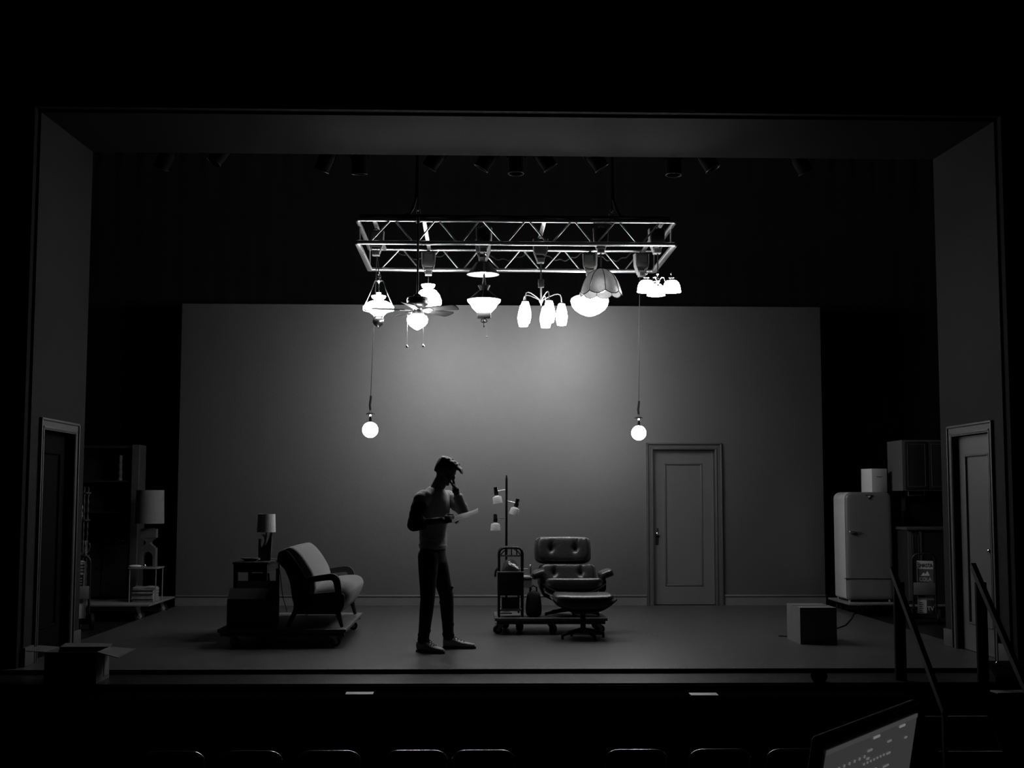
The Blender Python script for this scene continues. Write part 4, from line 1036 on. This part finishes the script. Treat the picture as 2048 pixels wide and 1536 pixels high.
# hair: cropped sides and a quiff swept forward
q = MB()
stack(q, [((-.045, 0, -.055), 0, .058, .052, 0), ((-.040, 0, -.02), 0, .072, .068, 0), ((-.028, 0, .02), 0, .0805, .085, 0), ((-.012, 0, .05), 0, .0815, .103, 0), ((-.008, 0, .075), 0, .0785, .103, 0), ((-.006, 0, .098), 0, .068, .094, 0), ((-.004, 0, .113), 0, .048, .072, 0), ((0, 0, .120), 0, .022, .04, 0)])
q.sel((.030, 0, .082), (.150, .138, .075), .9, .8, rot=(0, .12, 0))
random.seed(5)
for i in range(15):                                   # quiff swept forward
    y = -.054+.108*i/14
    l = .050-.30*abs(y)+random.uniform(-.006, .010)
    chain(q, [(.03, y, .088), (.075, y*.92, .084-.8*y*y*6*.3), (.095+l*.5, y*.8, .074+random.uniform(-.004, .004)), (.100+l, y*.65, .056+random.uniform(-.008, .006))], [.026, .022, .014, .005], n=8)
for i in range(26):                                   # short tousled top
    y = random.uniform(-.052, .052); x = random.uniform(-.075, .07)
    z = .104-.5*x*x*3-4*y*y
    chain(q, [(x, y, z), (x+.016, y*1.05, z+.016+random.uniform(0, .012))], [.017, .005], n=8)
head_part(q)
fused(q, 'hair', HAIR, t, voxel=.0065, smooth=2, factor=.4)
# strap on the raised wrist
d = (Vector(WrL)-Vector(ElL)).normalized()
at(MB().cyl(Vector(WrL)-d*.03, Vector(WrL)-d*.005, .033, n=20), 'wristband', FABRICB, t)
# the paper being read
rows = []
for i in range(7):
    r_ = []
    for k in range(9):
        u, v = k/8, i/6
        r_.append((-.605+.235*u, 1.06-.17*v+.02*u, 1.222+.085*u-.055*v*(1-.3*u)+.012*math.sin(PI*v)*u+.012*math.sin(2*u*PI)*.4))
    rows.append(r_)
tag(MB().grid(rows, .002).build('script_paper', WHITE), 'loose sheets of paper held out by the person', 'paper')

# ------------------------------------------------------------------ wing on the left
WZ = ZW
dolly('caster dolly in the wing at the left under the bookcase and lamp table', -5.75, -4.165, 4.50, 5.80, .165, WZ, [(-4.33, 4.60, .6), (-5.6, 4.62, .3), (-4.32, 5.70, .4), (-5.6, 5.7, .2)], m=mat('pale_plywood', .3, .7, noise=.15, scale=4), th=.022, rail=False, r=.06)
LZ = .165
t = thing('bookcase', 'tall dark bookcase with a cupboard below, standing on the left dolly', 'bookcase', (-4.9, 5.5, LZ))
bx0, bx1, by0, by1 = -5.35, -4.535, 5.32, 5.66
BW = mat('black_stained_wood', .02, .6, noise=.3, scale=4, stretch=(1, 1, 10))
at(MB().bb(bx1-.085, bx1, by0, by0+.035, LZ, 2.05), 'front_stile', mat('worn_grey_wood', .10, .7, noise=.2, scale=4, stretch=(1, 1, 10)), t)
at(MB().bb(bx0, bx0+.02, by0, by1, LZ, 2.05).bb(bx1-.02, bx1, by0+.036, by1, LZ, 2.05), 'side_panel', BW, t)
at(MB().bb(bx0+.02, bx1-.02, by1-.015, by1, LZ, 2.05), 'back_panel', BW, t)
for z in (.86, 1.23, 1.61, 2.03): at(MB().bb(bx0+.02, bx1-.02, by0+.036, by1-.015, z-.02, z), 'shelf', BW, t)
for a in (0, 1):
    x = bx0+.022+a*.372
    d = at(MB().bb(x, x+.355, by0+.012, by0+.034, LZ+.03, .83), 'door', BW, t)
    at(MB().sph((x+(.33 if a == 0 else .025), by0, .55), .012, u=10, v=8), 'door_knob', DARKMETAL, t, d)
tag(MB().lathe([(0, 0), (.035, 0), (.03, .02), (.022, .05), (.034, .10), (.020, .15), (.030, .20), (.018, .24), (.026, .275), (.022, .31), (0, .315)], n=20).build('figurine', mat('grey_stone', .4, .7, noise=.4, scale=20), loc=(-4.79, 5.44, 1.6105)), 'slim grey figurine on an upper shelf of the tall dark bookcase', 'figurine')
t = thing('metal_stand', 'small dark metal stand with a peaked handle on the bookcase ledge', 'stand', (-4.92, 5.45, .8605))
at(MB().bb(-5.02, -4.84, 5.40, 5.50, .861, .90, bev=.008), 'foot', DARKMETAL, t)
at(MB().tube([(-4.99, 5.45, .90), (-4.95, 5.45, 1.0), (-4.925, 5.45, 1.07), (-4.90, 5.45, 1.0), (-4.85, 5.45, .90)], .008).cyl((-4.925, 5.45, 1.06), (-4.93, 5.45, 1.10), .006), 'handle', DARKMETAL, t)
tag(MB().bb(-.06, .06, -.04, .04, 0, .02, bev=.006).build('pale_cloth', OFFWHITE, loc=(-4.74, 5.43, .861), rot=(0, 0, -.5)), 'small folded cloth beside the peaked metal stand', 'cloth')
# lamp table with newspapers
t = thing('metal_side_table', 'thin-legged dark metal side table on the right end of the left dolly', 'table', (-4.35, 5.0, LZ))
ax0, ax1, ay0, ay1 = -4.50, -4.175, 4.85, 5.2
at(MB().bb(ax0-.01, ax1+.012, ay0-.01, ay1+.01, .555, .57, bev=.003), 'tabletop', GREYMETAL, t)
for x in (ax0+.008, ax1-.008):
    for y in (ay0+.008, ay1-.008): at(MB().cyl((x, y, LZ), (x, y, .555), .007, n=10), 'leg', GREYMETAL, t)
random.seed(21)
zz = LZ+.0005
nl = ['lowest', 'second', 'third', 'fourth', 'fifth', 'sixth', 'seventh', 'eighth', 'topmost']
for i in range(9):
    h = random.uniform(.016, .024)
    jx, jy, jr = random.uniform(-.007, .007), random.uniform(-.012, .012), random.uniform(-.03, .03)
    if i == 8: jr = .10
    rows = []
    for a in range(5):
        rows.append([(-.125+.25*k/8, -.15+.3*a/4, h/2+(.004*math.sin(3*k/8*PI+i) if i == 8 else 0)) for k in range(9)])
    q = MB().bb(-.125, .125, -.15, .15, 0, h-.001, bev=h*.35)
    if i == 8: q = MB().grid(rows, h-.006)
    tag(q.build('newspaper', NEWS, loc=(-4.338+jx, 5.025+jy, zz), rot=(0, 0, jr)), 'folded newspaper under the metal side table, %s of the stack of nine' % nl[i], 'newspaper', 'newspapers stacked under the side table')
    zz += h
# big lamp with stacked block base
t = thing('table_lamp', 'large table lamp with drum shade and pierced block base in the left wing', 'lamp', (-4.315, 5.03, .57))
LX, LY = -4.315, 5.03
at(MB().lathe([(.172, 1.09), (.163, 1.49), (.158, 1.49), (.167, 1.09)], (LX, LY, 0), n=40), 'lamp_shade', mat('plain_linen_shade', .34, .9, noise=.08, scale=60, bump=.2, bscale=150), t)
at(MB().cyl((LX, LY, 1.02), (LX, LY, 1.45), .008).cyl((LX-.16, LY, 1.45), (LX+.16, LY, 1.45), .004, n=6), 'shade_stem', DARKMETAL, t)
w_ = .092
arch = [(-w_, .571), (-w_, .80), (w_, .80), (w_, .571), (.062, .571), (.062, .68)]+[(.062*math.cos(a), .68+.075*math.sin(a)) for a in [PI*i/8 for i in range(1, 8)]]+[(-.062, .68), (-.062, .571)]
at(MB().prism([(LX+x, z) for x, z in arch], LY-.055, LY+.055), 'arch_block', CERAMICL, t)
hour = [(-.07, .80), (-.075, .815)]+[(-.07+.045*math.sin(PI*i/6), .815+.09*i/6) for i in range(7)]+[(-.07, .92), (.07, .92)]+[(.07-.045*math.sin(PI*i/6), .905-.09*i/6) for i in range(7)]+[(.075, .815), (.07, .80)]
at(MB().prism([(LX+x, z) for x, z in hour], LY-.05, LY+.05), 'waist_block', CERAMICL, t)
top_ = [(-w_, .92), (-w_, 1.02), (-.05, 1.035), (.05, 1.035), (w_, 1.02), (w_, .92)]
at(MB().prism([(LX+x, z) for x, z in top_], LY-.055, LY+.055), 'top_block', CERAMICL, t)
tag(MB().sel((0, 0, .016), (.16, .07, .032), .8, .8, u=20, v=10).build('crumpled_cloth', OFFWHITE, loc=(-4.44, 4.90, .5705), rot=(0, 0, .2)), 'small crumpled pale cloth on the side table in front of the large lamp', 'cloth')
tag(MB().sph((0, 0, .022), .022, u=16, v=10).build('glass_ball', CHROME, loc=(-4.33, 4.90, .5705)), 'small shiny ball standing before the arch of the large lamp', 'ball')
# etagere with turned posts
t = thing('etagere', 'open shelf with turned posts standing behind the left return', 'shelf', (-4.92, 4.07, WZ))
ex0, ex1, ey0, ey1 = -5.10, -4.80, 4.0, 4.15
for x in (ex0, ex1):
    for y in (ey0, ey1):
        pr = []
        z = WZ
        while z < 1.46:
            pr += [(.010, z), (.016, z+.03), (.009, z+.06)]; z += .09
        at(MB().lathe([(0, WZ)]+pr+[(.012, 1.495), (.016, 1.51), (0, 1.525)], (x, y, 0), n=12), 'turned_post', mat('turned_dark_wood', .09, .35, noise=.3), t)
for z in (.30, .75, 1.155, 1.46): at(MB().bb(ex0-.02, ex1+.03, ey0-.02, ey1+.02, z-.02, z, bev=.005), 'shelf', mat('turned_dark_wood', .09, .35), t)
for i in range(3):
    tag(MB().box((0, 0, .026), (.155-.008*i, .14, .052), bev=.018).build('folded_towel', mat('pale_towel', .6, .95, noise=.2, scale=40, bump=.6), loc=(-4.905+.004*i, 4.075, 1.1555+.052*i), rot=(0, 0, .05*i-.04)), 'folded pale towel on the open shelf, %s of three in the pile' % ['bottom', 'middle', 'top'][i], 'towel', 'folded towels on the open shelf')
t = thing('tankard', 'shiny metal tankard with handle on the lower tier of the open shelf', 'tankard', (-4.80, 4.05, .7505))
at(MB().lathe([(0, .751), (.035, .751), (.038, .76), (.031, .79), (.030, .90), (.034, .915), (.030, .915), (.027, .90), (0, .77)], (-4.80, 4.05, 0), n=24), 'cup', CHROME, t)
at(MB().tube([(-4.77, 4.05, .89), (-4.74, 4.05, .885), (-4.73, 4.05, .85), (-4.745, 4.05, .80), (-4.769, 4.05, .785)], .005), 'handle', CHROME, t)
t = thing('jar', 'tall lidded metal jar beside the tankard on the open shelf', 'jar', (-4.91, 4.06, .7505))
at(MB().lathe([(0, .751), (.05, .751), (.052, .80), (.04, .83), (.046, .86), (.046, .95), (.05, .96), (0, .96)], (-4.91, 4.06, 0), n=28), 'body', GREYMETAL, t)
at(MB().lathe([(.052, .96), (.05, .975), (.02, .995), (.008, 1.0), (.012, 1.015), (0, 1.025)], (-4.91, 4.06, 0), n=28), 'lid', CHROME, t)
tag(MB().lathe([(0, 0), (.03, 0), (.036, .055), (.033, .055), (.028, .004), (0, .004)], n=24).build('cup', ENAMEL, loc=(-4.855, 4.01, .7505)), 'small white cup at the front of the open shelf near the tankard', 'cup')
tag(MB().sph((0, 0, .018), (.03, .018, .018), u=12, v=8).build('ornament', ENAMEL, loc=(-4.88, 4.05, 1.4605)), 'tiny white ornament on the top tier of the open shelf', 'ornament')
# hand trucks with cartons
def hand_truck(x, y, yaw, label):
    t = thing('hand_truck', label, 'hand truck', (x, y, WZ), (0, 0, yaw), 'hand trucks in the wings')
    h, w2 = .80, .125
    pts = [(-w2, 0, .10), (-w2, 0, h-.07)]+[(-w2+.07-.07*math.cos(a), 0, h-.07+.07*math.sin(a)) for a in (PI/6, PI/3, PI/2)]+[(w2-.07+.07*math.sin(a), 0, h-.07+.07*math.cos(a)) for a in (0, PI/6, PI/3)]+[(w2, 0, h-.07), (w2, 0, .10)]
    MB().tube(pts, .0135, n=10).build('tube_frame', BLACKMETAL, t)
    MB().bb(-w2+.004, w2-.004, -.016, -.004, .33, .47, bev=.004).build('cross_plate', GREYPLATE, t)
    MB().bb(-w2-.01, w2+.01, -.02, .02, .07, .12).build('axle_bar', BLACKMETAL, t)
    MB().bb(-w2, w2, .0, .25, .055, .066, bev=.003).build('toe_plate', GREYMETAL, t)
    for s in (-1, 1):
        w = MB().cyl((s*(w2+.012), -.05, .09), (s*(w2+.045), -.05, .09), .09, n=24).build('wheel', BLACKRUB, t)
        MB().cyl((s*(w2+.010), -.05, .09), (s*(w2+.047), -.05, .09), .035, n=16).build('wheel_hub', GREYMETAL, w)
    return t
hand_truck(-4.73, 3.62, .42, 'black tube hand truck loaded with printed cartons, by the left return')
hand_truck(4.79, 4.17, -.33, 'black tube hand truck loaded with printed cartons, by the right return')
def printed_box(name, label, x, y, z, yaw, w_, d_, h):
    t = thing(name, label, 'box', (x, y, z), (0, 0, yaw))
    MB().box((0, d_/2, h/2), (w_, d_, h), bev=.003).build('carton', mat('pure_pale_printed_card', .42, .8, noise=.12, scale=12), t)
    return t
RX = (PI/2, 0, 0)
b = printed_box('printed_carton', 'pale drink carton printed SHASTA COLA above the plate of the right hand truck', 4.8114, 4.1954, .375, -.33, .185, .2, .30)
MB().bb(-.085, .085, -.003, -.0005, .06, .215).build('printed_panel', mat('grey_print', .16, .8), b)
text('lettering', 'SHASTA', .062, INK, b, (0, -.0036, .255), RX, sx=.72); text('lettering', 'COLA', .056, OFFWHITE, b, (0, -.0036, .095), RX, sx=.9)
q = MB().prism([(-.05, .135), (-.02, .175), (0, .155), (.025, .195), (.05, .14)], -.0042, -.003); q.build('mountain_emblem', OFFWHITE, b)
b = printed_box('printed_carton', 'pale carton with a black TV badge, lowest on the right hand truck', 4.8114, 4.1954, WZ+.0665, -.33, .185, .2, .325)
MB().bb(-.088, -.005, -.003, -.0005, .23, .315).build('printed_panel', mat('grey_print', .16, .8), b)
MB().box((.05, -.002, .12), (.085, .003, .17), bev=.0014).build('badge', INK, b)
text('lettering', 'TV', .07, OFFWHITE, b, (.05, -.0042, .105), RX, sx=.85)
q = MB()
for i in range(6): q.bb(-.075, -.03-.008*(i % 2), -.003, -.0005, .06+.022*i, .068+.022*i)
q.bb(-.088, .088, -.003, -.0005, .022, .032); q.build('small_print', INK, b)
MB().sel((-.035, .0, .27), (.05, .006, .06), 1, 1, u=16, v=8).build('round_emblem', OFFWHITE, b)
b = printed_box('printed_carton', 'pale carton with a framed dark print, above the plate of the left hand truck', -4.7426, 3.6483, .375, .42, .165, .2, .325)
q = MB().bb(-.07, .07, -.003, -.0005, .015, .19); q.build('printed_panel', INK, b)
q = MB()
for x0_, x1_, z0_, z1_ in ((-.07, .07, .015, .022), (-.07, .07, .183, .19), (-.07, -.063, .022, .183), (.063, .07, .022, .183)): q.bb(x0_, x1_, -.0045, -.003, z0_, z1_)
for i in range(4): q.bb(-.05, .05, -.0045, -.003, .05+.03*i, .056+.03*i)
q.build('print_frame', OFFWHITE, b)
q = MB()
for i in range(3): q.bb(-.07, -.015, -.003, -.0005, .205+.034*i, .225+.034*i).bb(.02, .07, -.003, -.0005, .205+.034*i, .225+.034*i)
q.build('bold_print', mat('mid_print', .1, .8), b)
printed_box('plain_carton', 'plain carton lowest on the left hand truck, below the plate', -4.7426, 3.6483, WZ+.0665, .42, .165, .2, .34)

# ------------------------------------------------------------------ wing on the right
dolly('caster dolly at the right carrying the rounded refrigerator', 4.175, 4.84, 5.08, 6.05, .125, WZ, [(4.33, 5.18, .5), (4.27, 5.92, .5), (4.75, 5.15, .2), (4.75, 5.92, .2)], m=mat('pale_plywood', .3, .7), th=.022, rail=False, r=.055)
t = thing('refrigerator', 'rounded white enamel refrigerator with a latch handle, on its dolly', 'refrigerator', (4.50, 5.57, .125))
FX0, FX1, FY0, FY1, FZ0, FZ1 = 4.21, 4.79, 5.27, 5.88, .155, 1.482
def rrect(x0, x1, z0, z1, r, rb, n=6):
    P = []
    for cx, cz, a0, rr in ((x1-rb, z0+rb, -PI/2, rb), (x1-r, z1-r, 0, r), (x0+r, z1-r, PI/2, r), (x0+rb, z0+rb, PI, rb)):
        for i in range(n+1):
            a = a0+PI/2*i/n; P.append((cx+rr*math.cos(a), cz+rr*math.sin(a)))
    return P
def loft_rr(specs, n=6):
    q = MB(); vs = []; m = None
    for y, ins in specs:
        P = rrect(FX0+ins, FX1-ins, FZ0+ins, FZ1-ins, .085-ins*.6, .03, n); m = len(P)
        vs += [(x, y, z) for x, z in P]
    R = len(specs)
    fs = [(i*m+k, i*m+(k+1) % m, (i+1)*m+(k+1) % m, (i+1)*m+k) for i in range(R-1) for k in range(m)]+[list(range(m)), list(range((R-1)*m, R*m))[::-1]]
    return q.add(vs, fs)
at(loft_rr([(FY0+.075, .012), (FY0+.085, .0), (FY1-.06, 0), (FY1-.015, .015), (FY1, .05)]), 'cabinet', ENAMEL, t, angle=50)
FEN_SHADED = mat('pure_refrigerator_front_shaded_enamel', .13, .35, coat=.2, noise=.03)  # door enamel darkened: the shade on the front is put into its colour
dr = at(loft_rr([(FY0+.07, .002), (FY0+.03, .0), (FY0+.012, .006), (FY0+.003, .02), (FY0, .06)]), 'door', FEN_SHADED, t, angle=60)
hd = MB().sel((4.275, FY0-.022, .99), (.075, .03, .034), .7, .7, u=20, v=10)
at(hd, 'latch_handle', mat('satin_chrome', .85, .3, metal=1), t, dr)
at(MB().box((4.345, FY0-.018, .985), (.10, .012, .008), bev=.003).cyl((4.27, FY0, .985), (4.27, FY0-.02, .985), .012), 'latch_lever', DARKMETAL, t, dr)
at(MB().prism([(4.455, 1.447), (4.545, 1.447), (4.53, 1.433), (4.508, 1.412), (4.50, 1.395), (4.492, 1.412), (4.47, 1.433)], FY0-.012, FY0+.004), 'badge', DARKMETAL, t, dr)
at(MB().prism([(4.475, 1.436), (4.525, 1.436), (4.50, 1.410)], FY0-.015, FY0-.012), 'badge_inset', ENAMEL, t, dr)
at(MB().bb(4.185, 4.80, FY0-.006, FY0+.06, .412, .418), 'drawer_seam', mat('black_gasket', .01, .7), t, dr)
for x in (FX0+.04, FX1-.04):
    for y in (FY0+.06, FY1-.06): at(MB().cyl((x, y, .125), (x, y, .16), .018), 'foot', CHROME, t)
t = thing('white_box', 'plain pale carton standing on top of the refrigerator', 'box', (4.70, 5.72, FZ1))
t.rotation_euler = (0, 0, .22)
MB().box((0, -.02, .15), (.215, .27, .298), bev=.004).build('carton', ENAMEL, t)
MB().tube([(-.04, -.154, .20), (-.02, -.155, .195), (.02, -.155, .195), (.04, -.154, .20)], .004).build('hand_hole', INK, t)
# kitchen units
KW = mat('painted_kitchen_wood', .20, .5, noise=.1, scale=3)
KD = mat('dark_kitchen_wood', .03, .5, noise=.2, scale=3, stretch=(4, 1, 1))
dolly('caster dolly at the far right under the kitchen units', 4.855, 5.75, 4.86, 5.85, .125, WZ, [(4.94, 4.95, .3), (5.65, 4.95, .3), (4.94, 5.75, .2), (5.65, 5.75, .2)], m=mat('pale_plywood', .3, .7), th=.022, rail=False, r=.055)
t = thing('kitchen_hutch', 'tall kitchen hutch with upper cupboards, behind the refrigerator at the right', 'kitchen cabinet', (5.4, 5.5, .125))
at(MB().bb(5.085, 5.73, 5.80, 5.82, .125, 2.14), 'back_panel', KD, t)
at(MB().bb(5.085, 5.115, 5.74, 5.80, .125, 1.50), 'rear_post', KW, t)
HX0 = 4.915
at(MB().bb(HX0, 5.73, 5.22, 5.80, 1.50, 2.13), 'upper_box', KW, t)
for i in range(2):
    x = HX0+.03+i*.30
    d = at(MB().bb(x, x+.285, 5.203, 5.219, 1.52, 2.11, bev=.003), 'door', KD, t)
    q = MB()
    for a, b_, c, e in ((x+.03, x+.255, 1.55, 1.556), (x+.03, x+.255, 2.074, 2.08), (x+.03, x+.037, 1.556, 2.074), (x+.249, x+.255, 1.556, 2.074)): q.bb(a, b_, 5.199, 5.203, c, e)
    at(q, 'door_bead', KW, t, d)
at(MB().cyl((5.0, 5.3, 1.44), (5.22, 5.3, 1.45), .007).cyl((5.01, 5.3, 1.44), (5.01, 5.3, 1.50), .005).cyl((5.21, 5.3, 1.45), (5.21, 5.3, 1.50), .005), 'towel_rail', ALU, t)
t = thing('base_cabinet', 'dark base cabinet with pale worktop edge below the kitchen hutch', 'kitchen cabinet', (5.1, 5.2, .125))
GX0, GX1 = 4.86, 5.07
at(MB().bb(4.86, 5.60, 4.93, 5.70, .1255, 1.02), 'carcase', KD, t)
at(MB().bb(4.84, 5.62, 4.90, 5.70, 1.02, 1.055, bev=.006), 'worktop', mat('pale_laminate', .14, .35), t)
at(MB().bb(4.862, 4.905, 4.918, 4.93, .17, 1.015).bb(5.0, 5.03, 4.918, 4.93, .17, 1.015), 'corner_stile', KW, t)
d = at(MB().bb(4.91, 4.995, 4.916, 4.93, .20, .99, bev=.003), 'door', KD, t)
q = MB()
for a in (4.918, 4.984): q.bb(a, a+.004, 4.912, 4.916, .23, .96)
at(q, 'door_bead', KW, t, d)

# ------------------------------------------------------------------ apron and auditorium
t = carton('open dark carton with spread flaps on the apron, front left', -3.715, -3.315, -.56, -.20, ZW, .207, CARDDARK, [])
at(MB().grid([[(-3.715, -.555, .207), (-3.715, -.205, .207)], [(-3.87, -.53, .212), (-3.87, -.23, .222)]], .005), 'flap', CARD, t)
at(MB().grid([[(-3.315, -.555, .207), (-3.315, -.205, .207)], [(-3.145, -.58, .165), (-3.10, -.24, .195)]], .005), 'flap', CARD, t)
at(MB().grid([[(-3.71, -.205, .207), (-3.32, -.205, .207)], [(-3.70, -.09, .225), (-3.33, -.08, .22)]], .005), 'flap', CARD, t)
at(MB().bb(-3.312, -3.310, -.36, -.24, .0, .18), 'tape_strip', mat('pale_tape', .3, .5), t)
# pit rail ledge and two cards
struct(MB().bb(-8, 2.92, -.95, -.605, -.13, -.0925).bb(3.66, 8, -.95, -.605, -.13, -.0925).build('trim_5', mat('black_stage_flock', .002, 1.0, spec=.0)), 'black ledge along the stage front')
for x, l in ((-1.275, 'left'), (1.35, 'right')):
    tag(MB().bb(-.105, .105, -.065, .065, 0, .004, bev=.001).build('white_card', mat('grey_wall_white_card', .85, .6), loc=(x, -.70 if x < 0 else -.80, -.092), rot=(0, 0, .02 if x < 0 else -.02)), 'white card lying on the black ledge below the stage, %s one of two' % l, 'card', 'white cards on the ledge')
tag(MB().sel((0, 0, .02), (.13, .12, .11), 1, 1, u=24, v=12).build('footlight_knob', mat('black_stage_flock', .002, 1.0, spec=.0), loc=(2.31, -.53, ZW+.022)), 'small round black knob on the apron edge, left of the stairs', 'knob')
# stairs up to the stage at the right
SBLK = mat('black_tread', .03, .45, noise=.3, spec=.4)
t = thing('stage_stairs', 'black stairs leading from the auditorium to the stage at the right', 'stairs', (3.25, -1.2, -1.12))
for i in range(5):
    z = -.26-.215*i; yf = -.815-.255*i
    at(MB().bb(3.05, 3.53, yf, yf+.30, z-.03, z, bev=.004), 'tread', SBLK, t)
    at(MB().bb(3.055, 3.525, yf+.27, yf+.285, z-.03, z+.19 if i else z+.12), 'riser', BLACKPAINT, t)
    at(MB().bb(3.05, 3.53, yf-.002, yf+.012, z-.006, z+.0015), 'nosing', mat('pure_worn_nosing', .8, .35), t)
for x in (3.031, 3.531):
    at(MB().prism([(-.605, -.14), (-.83, -.29), (-1.85, -1.12), (-.605, -1.12)], x, x+.018, 'YZ'), 'stringer', BLACKPAINT, t)
def handrail(x, label, yt, zt, yb, zb, py, ptop):
    t = thing('handrail', label, 'handrail', (x, py, ZW), group='handrails of the stage stairs')
    at(MB().bb(x-.012, x+.073, py-.02, py+.02, ZW, ptop, bev=.004), 'post', BLACKPAINT, t)
    d = Vector((0, yb-yt, zb-zt)).normalized(); n = Vector((0, -d.z, d.y)) * .025
    a, b_ = Vector((0, yt, zt)), Vector((0, yb, zb))
    P = [(a+n), (b_+n), (b_-n), (a-n)]
    at(MB().prism([(p.y, p.z) for p in P], x-.02, x+.018, 'YZ'), 'rail', mat('black_rail_paint', .03, .5), t)
    at(MB().bb(x-.015, x+.015, yb+.0, yb+.04, -1.12, zb), 'lower_post', BLACKPAINT, t)
    return t
handrail(2.955, 'black handrail with post on the near-left side of the stage stairs', -.39, .83, -1.50, -.12, -.45, .735)
handrail(3.572, 'black handrail with post on the right side of the stage stairs', -.49, .87, -1.52, -.04, -.56, .74)
t = thing('floor_monitor', 'black floor speaker with a metal corner beyond the stair rail at the right', 'speaker', (3.95, -.4, ZW))
at(MB().prism([(-.56, ZW), (-.24, ZW), (-.24, .07), (-.36, .10), (-.56, -.0)], 3.70, 4.25, 'YZ'), 'cabinet', BLACKPAINT, t)
at(MB().prism([(-.555, .004), (-.365, .10), (-.36, .103), (-.552, .008)], 3.72, 4.23, 'YZ'), 'grille', DARKMETAL, t)
at(MB().sph((3.785, -.40, .088), .018, u=12, v=8), 'corner_cap', CHROME, t)
tag(MB().bb(-.16, .16, -.07, .07, 0, .012, bev=.004).build('pale_board', mat('pale_board_grey', .3, .7), loc=(3.76, -.76, -.092), rot=(0, 0, .03)), 'small pale board on the ledge right of the stairs', 'board')

# front row of auditorium chairs seen from behind
CT = mat('dark_chrome_tube', .55, .22, metal=1)
def make_chair(label, loc):
    t = thing('audience_chair', label, 'chair', loc, group='front row audience chairs')
    h, w2 = .835, .205
    r_ = .085
    pts = [(-w2, 0, .44), (-w2, -.06, h-r_)]+[(-w2+r_-r_*math.cos(a), -.06-.02*math.sin(a), h-r_+r_*.75*math.sin(a)) for a in [PI/2*i/6 for i in range(1, 7)]]+[(w2-r_+r_*math.sin(a), -.08+.02*math.sin(a)*math.sin(a), h-r_+r_*.75*math.cos(a)) for a in [PI/2*i/6 for i in range(0, 7)]]+[(w2, 0, .44)]
    MB().tube(pts, .0115, n=10).build('back_frame', CT, t)
    MB().sel((0, -.04, .62), (.36, .035, .24), .4, .4, rot=(.12, 0, 0)).build('back_pad', mat('black_stage_cloth', .003, 1.0, spec=0), t)
    MB().sel((0, .22, .455), (.42, .43, .06), .5, .35).build('seat_pad', FABRICB, t)
    for s in (-1, 1):
        MB().tube([(s*w2, .0, .44), (s*w2, -.07, 0.003)], .0115, n=8).build('leg', CT, t)
        MB().tube([(s*w2, .0, .43), (s*w2, .38, .43), (s*w2, .41, .40), (s*w2, .45, 0.003)], .0115, n=8).build('leg', CT, t)
    return t
cx = [-2.42, -1.90, -1.375, -.79, -.335, .70, 1.27, 1.80]
cn = ['leftmost', 'second from the left', 'third from the left', 'fourth from the left', 'fifth from the left, at the aisle', 'third from the right, past the gap', 'second from the right', 'rightmost']
c0 = None
for x, l in zip(cx, cn):
    lab = 'dark tube-framed audience chair in the front row, '+l
    if c0 is None: c0 = make_chair(lab, (x, -1.80, -1.12))
    else: dup(c0, (x, -1.80, -1.12), lab)

# laptop near the camera, its screen lit
t = thing('laptop', 'open laptop with a lit grey screen of faint text lines, close at the lower right', 'laptop', (-.0241, -9.5582, 1.0744))
t.rotation_euler = (Matrix.Rotation(.9827, 3, 'Z') @ Matrix.Rotation(.1638, 3, 'X') @ Matrix.Rotation(.0293, 3, 'Y')).to_euler()
MB().box((0, .008, -.004), (.322, .010, .222), bev=.004).build('lid', mat('black_laptop_shell', .012, .5), t)
MB().bb(-.159, .159, .0012, .0028, -.112, .105).build('bezel', mat('black_bezel', .006, .35), t)
sc = MB().bb(-.15, .15, .0004, .0012, -.095, .095).build('screen', mat('lit_screen', .02, .4, emit=.034, noise=.0), t)
q = MB().bb(-.15, .15, -.0002, .0004, .091, .095); q.build('menu_bar', mat('lit_menu_bar', .02, .4, emit=.045), t)
def bars(L, m_, nm):
    q = MB()
    for x0_, x1_, z, hh in L: q.bb(x0_, x1_, -.0006, .0003, z-hh/2, z+hh/2)
    return q.build(nm, m_, t)
random.seed(9)
def bars(L, m_):
    for x0_, x1_, z, hh in L: MB().bb(x0_, x1_, -.0006, .0003, z-hh/2, z+hh/2).build('text_line', m_, t)
TX1_, TX2_ = mat('lit_text', .02, .4, emit=.11), mat('lit_text_bright', .02, .4, emit=.16)
bars([(-.125+.0155*i, -.122+.0155*i, .0735, .0025) for i in range(7)]+[(-.03+.011*i, -.027+.011*i, .066, .002) for i in range(7)], TX1_)
bars([(-.008, .012, .0885, .0022), (.083, .103, .0885, .0022), (-.149, -.139, .0765, .0025)], TX2_)
bars([(-.022, -.008, .0775, .002), (-.022, -.014, .070, .002), (.11, .118, .074, .002)]+[(.045+.003*math.sin(i*2.1), .058+.003*math.sin(i), .078-.0125*i, .0018) for i in range(9)], TX1_)
bars([(-.03, .018, .055, .0022), (-.052, .025, .038, .0022)], TX2_)
bars([(-.128, -.126, .066, .006), (-.10, -.085, .03, .0015), (-.09, -.078, .0, .0015)], TX1_)
MB().box((0, -.115, -.118), (.33, .225, .014), bev=.005, rot=(.30, 0, 0)).build('keyboard_base', mat('black_laptop_shell', .012, .5), t)
